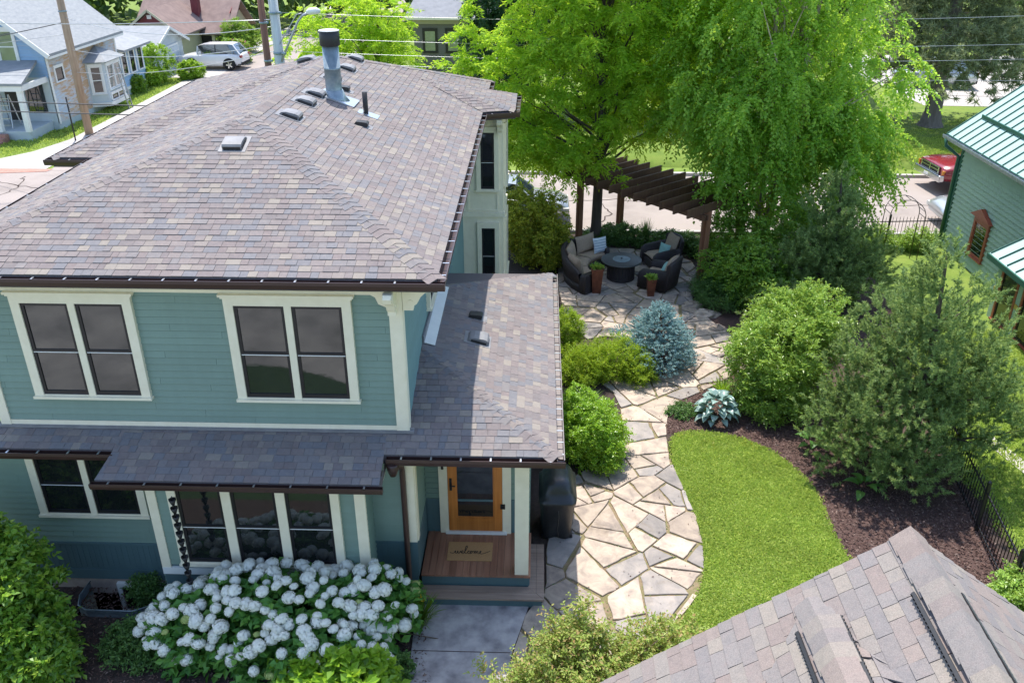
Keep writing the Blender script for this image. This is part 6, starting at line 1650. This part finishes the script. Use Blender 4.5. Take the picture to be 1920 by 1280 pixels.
# --- conifers in the garden
def pine(name, base, blobs, ncl, per, shoot, nn, L, W, label, leader=None, cat='tree', group='pines', nlimb=34, bark='bark', seed=4, tr=.11):
    """bushy pine: upright brushes of needles over a lumpy outline"""
    t = root(name, tuple(base), label, cat, group); b = np.asarray(base, float)
    P, D = blob_points(blobs, ncl, 2.8, .55, seed, .12)
    top = max(bl[0][2] + bl[1][2] for bl in blobs); tx = [bl for bl in blobs if bl[0][2] + bl[1][2] == top][0][0]
    mb = MB(); e = np.array([tx[0], tx[1], top - .15]); mb.tube([b - (0, 0, .1), b + (e - b) * .5 + (.08, 0, 0), e], [tr, tr * .65, tr * .2], 8, cap=False); mb.build('trunk', bark, t)
    mb = MB()
    for i in rng.choice(len(P), nlimb, False):
        f = np.clip((P[i][2] - b[2]) / (top - b[2]) - .12, .05, .9); limb(mb, b + (e - b) * f, P[i], .035 * (1.2 - f), .008, .2, 5)
    mb.build('limbs', bark, t, kind='stuff')
    S = nrm(np.repeat(D, per, 0) * .65 + np.array([0, 0, .75]) + rng.normal(0, .38, (len(P) * per, 3))); B = np.repeat(P, per, 0) + rng.normal(0, .115, (len(P) * per, 3)); ln_ = shoot * rng.uniform(.6, 1.3, (len(B), 1))
    n = len(B); BB = np.repeat(B, nn, 0); SS = np.repeat(S, nn, 0); f = rng.uniform(0, 1, (n * nn, 1)); pos = BB + SS * np.repeat(ln_, nn, 0) * f
    side = rng.normal(0, 1, (n * nn, 3)); side = nrm(side - SS * (side * SS).sum(1, keepdims=True)); dr = SS * (.45 + .7 * f) + side
    mesh_obj('crown', needle_mesh('crown', pos - b, dr, L, W, MATS['pine_needle']), t)
    return t
pine('dwarf_pine', (7.4, 14.6, 0), [((7.2, 14.5, 1.2), (1.75, 1.35, 1.2)), ((7.3, 14.7, 2.3), (1.35, 1.2, 1.2)), ((7.25, 14.6, 3.4), (.75, .75, 1.0)), ((7.15, 14.5, 4.2), (.34, .34, .62)), ((6.2, 14.3, .9), (.85, .8, .75)), ((8.5, 14.5, 1.5), (.9, .9, .8)), ((6.5, 15.1, 2.1), (.75, .75, .9)), ((8.2, 14.9, 2.6), (.7, .7, .7)), ((6.95, 13.6, .75), (.8, .55, .6)), ((5.95, 14.6, 1.0), (.6, .65, .6))],
     560, 8, .19, 46, .070, .019, 'big bushy pine beside the black fence')
pine('dwarf_pine', (8.0, 22.0, 0), [((7.9, 22.0, 1.2), (1.25, 1.1, 1.1)), ((7.8, 22.0, 2.2), (.9, .9, 1.0)), ((7.75, 22.0, 3.1), (.5, .5, .7)), ((7.1, 21.8, 1.3), (.7, .7, .9)), ((8.8, 22.1, 1.4), (.8, .7, .8))],
     260, 8, .20, 44, .085, .024, 'smaller pine behind the leafy shrub near the arbour', seed=6)
pine('dwarf_pine', (6.25, 20.7, 0), [((6.2, 20.6, .55), (.7, .6, .55)), ((6.5, 21.0, .75), (.5, .5, .5))], 60, 8, .13, 54, .085, .015, 'low spreading pine at the patio edge below the smaller pine', cat='shrub', nlimb=8, seed=7, tr=.05)
conifer('blue_spruce', (2.95, 18.85, 0), 1.6, 1.02, 'compact dwarf blue spruce at the bend of the path', 'blue_needle', 'twig', 8, 15, 52, 64, .034, .011, cone=.8, stem=.10, rise=.10, low=.05, tr=.05, side=.30, profile=lambda f: (1 - f) ** .85 * (1.12 - .3 * math.exp(-f * 12)), wob=.12, cat='shrub', top_tufts=26)
# --- shrubs along the house side of the path
shrub('yew_hedge', (1.65, 18.2, 0), [((1.1, 18.0, .35), (.62, .55, .48)), ((1.9, 18.3, .42), (.75, .6, .52)), ((2.4, 18.0, .3), (.4, .45, .38))], 620, 7, .17, 10, .05, .016, 'yew_leaf', 'low golden-green spreading yew left of the blue spruce', droop=-.1, spread=.7, stems=12)
shrub('globe_arborvitae', (.75, 19.3, 0), [((.72, 19.3, .6), (.42, .42, .6))], 320, 7, .13, 9, .04, .018, 'yew_leaf', 'rounded bright green arborvitae at the far corner of the porch roof', droop=-.1, spread=.5)
shrub('boxwood', (1.15, 14.75, 0), [((1.0, 14.7, .72), (.62, .62, .66)), ((1.4, 15.0, .55), (.5, .55, .52)), ((.9, 15.2, .8), (.5, .5, .6)), ((1.35, 14.45, .42), (.42, .38, .42))], 420, 9, .17, 9, .05, .03, 'box_leaf', 'large rounded glossy green shrub between the grill and the path', spread=.9, shell=3.4, rough=.3)
strap_clump('ornamental_grass', (1.05, 16.35, 0), 420, .75, .012, 'strap_leaf', 'fine arching ornamental grass between the two hedges', 'grass clump', .75)
shrub('flower_mound', (1.55, 15.75, 0), [((1.5, 15.75, .15), (.4, .45, .32))], 150, 6, .12, 9, .035, .01, 'yew_leaf', 'low feathery mound with yellow flowers beside the steps', 'plant')
fm = bpy.data.objects['flower_mound']; P, D = blob_points([((0, 0, .2), (.42, .45, .34))], 26, 9, .1, 3, .2)
mesh_obj('blossoms', leaf_mesh('blossoms', P, D, .04, .04, MATS['petal_yellow'], .2, .6), fm)
shrub('sedum_patch', (.95, 18.75, 0), [((.95, 18.9, .08), (.3, .5, .16))], 120, 5, .08, 8, .04, .03, 'gold_leaf', 'low gold and russet sedum at the patio corner', 'plant', stems=3)
shrub('golden_shrub', (-.35, 25.6, 0), [((-.3, 25.6, 1.25), (1.05, 1.0, 1.0)), ((.2, 25.2, .7), (.8, .8, .75))], 430, 6, .28, 11, .085, .055, 'gold_leaf', 'golden-green leafy shrub beside the bay tower', spread=.8)
# --- right hand shrubs
shrub('dogwood_shrub', (5.55, 17.3, 0), [((5.35, 17.1, 1.15), (1.05, .95, 1.05)), ((6.1, 17.8, 1.45), (.95, .9, 1.0)), ((5.2, 16.6, .6), (.8, .6, .65)), ((5.8, 18.4, 1.3), (.9, .8, .9))], 640, 7, .27, 11, .085, .036, 'yellow_shrub_leaf', 'large pale green leafy shrub in the mulch bed by the path', droop=.15, spread=.7, shell=3.5)
shrub('viburnum', (6.2, 22.6, 0), [((6.0, 22.4, 1.0), (.9, .9, .95)), ((6.9, 23.2, 1.5), (.95, .8, 1.2)), ((5.7, 24.4, 1.3), (.8, .7, 1.0)), ((7.9, 24.2, 1.2), (1.0, .7, 1.0)), ((5.4, 23.2, .8), (.7, .7, .7)), ((6.5, 21.7, .8), (.6, .6, .7))], 820, 6, .25, 10, .08, .05, 'viburnum_leaf', 'mid green shrub right of the near pergola post', shell=3.5)
shrub('low_juniper', (5.15, 22.4, 0), [((5.1, 22.5, .25), (.7, .9, .35)), ((4.9, 23.2, .2), (.5, .6, .3))], 330, 7, .18, 10, .045, .016, 'cover_leaf', 'dark low juniper around the foot of the pergola post', droop=.1)
for k, (x, y, lab) in enumerate(((2.6, 27.4, 'dark ground cover under the locust behind the fire table'), (4.3, 26.8, 'dark ground cover behind the far armchair'), (5.9, 26.2, 'dark ground cover behind the pergola beside the street'))):
    shrub('ground_cover', (x, y, 0), [((x, y, .15), (1.0, .5, .34))], 240, 5, .2, 9, .07, .04, 'cover_leaf', lab, 'plant', 'ground cover along the street edge', stems=6)
strap_clump('ornamental_grass', (3.55, 27.2, 0), 160, .85, .014, 'cover_leaf', 'reddish upright grass clump by the street behind the table', 'grass clump', .35)
strap_clump('ornamental_grass', (.75, 26.8, 0), 180, .8, .02, 'strap_leaf', 'upright green grass clump behind the curved sofa', 'grass clump', .3)
hosta((3.95, 16.35, 0), 64, .62, .22, .18, 'hosta_leaf', 'blue-grey hosta in the mulch by the lawn corner')
hosta((5.75, 15.2, 0), 16, .4, .24, .16, 'hosta_green', 'dark green hosta in the shade under the leafy shrub')
hosta((6.25, 13.7, 0), 9, .3, .25, .17, 'hosta_green', 'light green hosta at the foot of the big pine')
strap_clump('daylily', (4.7, 16.9, 0), 240, .55, .016, 'strap_leaf', 'arching daylily leaves beside the blue hosta', 'daylily', .8, r0=.25)
strap_clump('daylily', (4.3, 17.5, 0), 110, .4, .02, 'box_leaf', 'small bright clump of leaves where path meets the bed', 'daylily', .8, r0=.15)
shrub('creeping_plant', (3.35, 16.6, 0), [((3.35, 16.6, .06), (.45, .3, .10))], 110, 4, .1, 7, .04, .026, 'cover_leaf', 'low creeping plant at the bed corner by the steps', 'plant', stems=3)
shrub('variegated_shrub', (7.75, 10.6, 0), [((7.75, 10.5, .4), (.55, .6, .5))], 190, 6, .18, 9, .06, .04, 'yellow_shrub_leaf', 'pale variegated shrub at the fence end by the garage roof', shell=4)
for k, (x, y) in enumerate(((9.9, 26.6), (11.0, 27.0), (12.2, 26.9))):
    shrub('border_plant', (x, y, 0), [((x, y, .3), (.55, .3, .4))], 110, 5, .22, 8, .07, .04, 'yellow_shrub_leaf', ('leafy border plant by the arbour', 'leafy border plant midway along the street fence', 'leafy border plant near the green house corner')[k], 'plant', 'border plants by the street fence')
# --- front of the house
shrub('leafy_bush', (-7.6, 9.3, 0), [((-7.8, 9.35, 1.15), (.95, .85, 1.15)), ((-8.3, 9.5, 1.6), (.8, .7, .95)), ((-7.3, 9.0, .6), (.75, .6, .65))], 620, 6, .22, 10, .10, .062, 'viburnum_leaf', 'big green leafy bush at the left corner of the house', shell=3.5)
hy = root('hydrangea', (-3.6, 9.65, 0), 'white mophead hydrangea in full bloom under the bay window', 'hydrangea')
hb = [((-3.7, 9.75, .55), (1.55, .72, .68)), ((-2.5, 9.95, .55), (.72, .55, .62)), ((-4.9, 9.6, .42), (.85, .6, .55)), ((-3.3, 9.25, .35), (1.2, .5, .5))]
P, D = blob_points(hb, 620, 4, .12, 3, .08)
pos, dr = sprays(P, D, 4, .18, 4, .35, .8)
mesh_obj('foliage', leaf_mesh('foliage', pos - np.array(hy.location), dr, .15, .105, MATS['hydrangea_leaf'], .15, .35, up=np.tile([0, -.2, 1.], (len(pos), 1))), hy)
mb = MB()
for i in range(40): limb(mb, np.array([-3.6 + rng.normal(0, .8), 9.75 + rng.normal(0, .15), 0]), P[i] - D[i] * .1, .008, .006, .1, 5, 4)
mb.build('stems', 'twig', hy, kind='stuff')
heads = []
for v in range(4):
    n = 190; d = nrm(rng.normal(0, 1, (n, 3)) + np.array([0, 0, .35])); rr = 1 + .10 * lump(d * 3, 1.3, v); q = d * rr[:, None] * np.array([1, 1, .86])
    t1_ = nrm(np.cross(d, rng.normal(0, 1, (n, 3)))); t2_ = np.cross(d, t1_); V = np.empty((n, 4, 3)); s = .20 * rng.uniform(.8, 1.2, (n, 1)); lift = d * .06
    V[:, 0] = q + t1_ * s; V[:, 1] = q + t2_ * s + lift; V[:, 2] = q - t1_ * s; V[:, 3] = q - t2_ * s + lift * .5
    F = np.arange(n * 4).reshape(n, 4)
    th = np.linspace(0, math.pi, 7); ph = np.arange(10) / 10 * 2 * math.pi
    core = np.array([[(.86 * math.sin(a) * math.cos(b), .86 * math.sin(a) * math.sin(b), .74 * math.cos(a)) for b in ph] for a in th]).reshape(-1, 3)
    CF = np.array([(i * 10 + j, i * 10 + (j + 1) % 10, (i + 1) * 10 + (j + 1) % 10, (i + 1) * 10 + j) for i in range(6) for j in range(10)])
    VV = np.concatenate([V.reshape(-1, 3), core]); FF = np.concatenate([F, CF + n * 4])
    heads.append([np_mesh('flower_head', VV, FF, MATS['petal_white']), np_mesh('flower_head', VV, FF, MATS['petal_lime'])])
cand, cd = blob_points(hb, 2600, 30, .10, 3, .25); kept = []
for p_, d_ in zip(cand, cd):
    if d_[2] < -.05 or (d_[1] > .55 and d_[2] < .6) or len(kept) >= 200 or lump(p_[None] * 2.6, 1.0, 12)[0] < -.68: continue
    inner = any(np.sum(((p_ - np.array(c)) / np.array(r)) ** 2) < .80 for c, r in hb)
    if inner or any(np.linalg.norm(p_ - k_) < .105 for k_ in kept): continue
    kept.append(p_)
    lime = rng.random() < .06; o = mesh_obj('flower_head', heads[rng.integers(4)][1 if lime else 0], hy, tuple(p_ + d_ * .07 + (0, 0, .03) - np.array(hy.location)))
    s = rng.uniform(.060, .112) * (.75 if lime else 1); o.scale = (s, s * rng.uniform(.85, 1.15), s * rng.uniform(.75, 1.0)); o.rotation_euler = (rng.normal(0, .3), rng.normal(0, .3), rng.uniform(0, 6.28))
strap_clump('daylily', (-1.78, 10.15, 0), 150, .6, .018, 'strap_leaf', 'daylily with yellow blooms at the end of the porch steps', 'daylily', .7, r0=.14)
dl = [o for o in bpy.data.objects if o.name.startswith('daylily')][-1]
for k, (dx, dy, dz) in enumerate(((.05, -.05, .62), (.0, .05, .5), (.08, .1, .42))):
    n = 6; a = np.arange(n) / n * 6.283; P = np.tile([dx, dy, dz], (n, 1)); D = np.column_stack([np.cos(a), np.sin(a), np.full(n, .7)])
    mesh_obj('bloom', leaf_mesh('bloom', P, D, .085, .035, MATS['petal_yellow'], .1, .1), dl)
shrub('bigleaf_plant', (-2.75, 8.75, 0), [((-2.75, 8.75, .35), (.85, .5, .42))], 170, 5, .16, 4, .16, .11, 'box_leaf', 'bright green broad-leaved plant below the hydrangea', 'plant', droop=.3)
shrub('small_plant', (-1.95, 9.15, 0), [((-1.95, 9.15, .1), (.22, .25, .2))], 60, 5, .1, 7, .045, .03, 'cover_leaf', 'small low plant at the edge of the front walk', 'plant', stems=3)
shrub('shade_fern', (-5.9, 9.5, 0), [((-5.9, 9.45, .18), (.5, .4, .3))], 130, 5, .18, 8, .06, .03, 'cover_leaf', 'dark shade plant between the bush and the hydrangea', 'plant', stems=4)
shrub('shade_fern', (-6.25, 10.6, 0), [((-6.25, 10.6, .15), (.2, .15, .25))], 45, 5, .18, 8, .055, .03, 'cover_leaf', 'dark shade plant growing in front of the basement window', 'plant', stems=4)
shrub('rose_bush', (.75, 8.75, 0), [((.8, 8.7, .55), (1.15, .62, .62)), ((1.8, 9.0, .6), (.75, .6, .58)), ((-.15, 8.5, .45), (.55, .4, .45)), ((.6, 9.05, .95), (.5, .3, .5)), ((2.1, 9.45, .35), (.5, .35, .35))], 500, 6, .24, 10, .062, .032, 'rose_leaf', 'loose yellow-green shrub with reddish tips in front of the path', droop=.0, spread=.9, shell=1.9, rough=.5, stems=60)
# --- across the side street
for k, (px, py, r_, h_, lab) in enumerate(((298, 155, 1.0, 2.2, 'tall clipped round bush at the corner of the weathered house'), (284, 162, .55, 1.0, 'small round bush in front of the tall clipped one'), (360, 148, .7, 1.0, 'low round bush beside the parked white SUV'), (252, 175, .6, .95, 'grey-green round bush beside the side bay'))):
    q = gz(px, py); shrub('clipped_bush', (q[0], q[1], 0), [((q[0], q[1], h_ * .52), (r_, r_, h_ * .5))], 200, 6, .2, 8, .09, .06, 'box_leaf' if k != 3 else 'viburnum_leaf', lab, group='clipped bushes by the weathered house', shell=5, stems=4)
for k, (px, py) in enumerate(((20, 232), (65, 236), (90, 238))):
    q = gz(px, py); shrub('porch_plant', (q[0], q[1], 0), [((q[0], q[1], .25), (.7, .5, .4))], 110, 5, .2, 7, .12, .07, 'hydrangea_leaf' if k < 2 else 'yellow_shrub_leaf', ('dark plant left of the brick porch steps', 'dark plant right of the brick porch steps', 'pale hosta at the corner of the weathered house')[k], 'plant', 'plants along the front porch', stems=3)
q = gz(445, 118); shrub('flowering_bush', (q[0], q[1], 0), [((q[0], q[1], .7), (1.0, .9, .8))], 160, 5, .25, 8, .12, .08, 'viburnum_leaf', 'pink flowering bush behind the parked white SUV', stems=4)
fb = bpy.data.objects['flowering_bush']; P, D = blob_points([((0, 0, .75), (1.0, .9, .8))], 90, 12, .1, 3, .5); mesh_obj('blossoms', leaf_mesh('blossoms', P, D, .16, .14, MATS['petal_pink'], .2, .6), fb)
q = gz(450, 98); shrub('feathery_bush', (q[0], q[1], 0), [((q[0], q[1], 1.1), (1.4, 1.0, 1.2))], 220, 5, .3, 9, .13, .07, 'viburnum_leaf', 'feathery bush by the door of the tan house', stems=4)
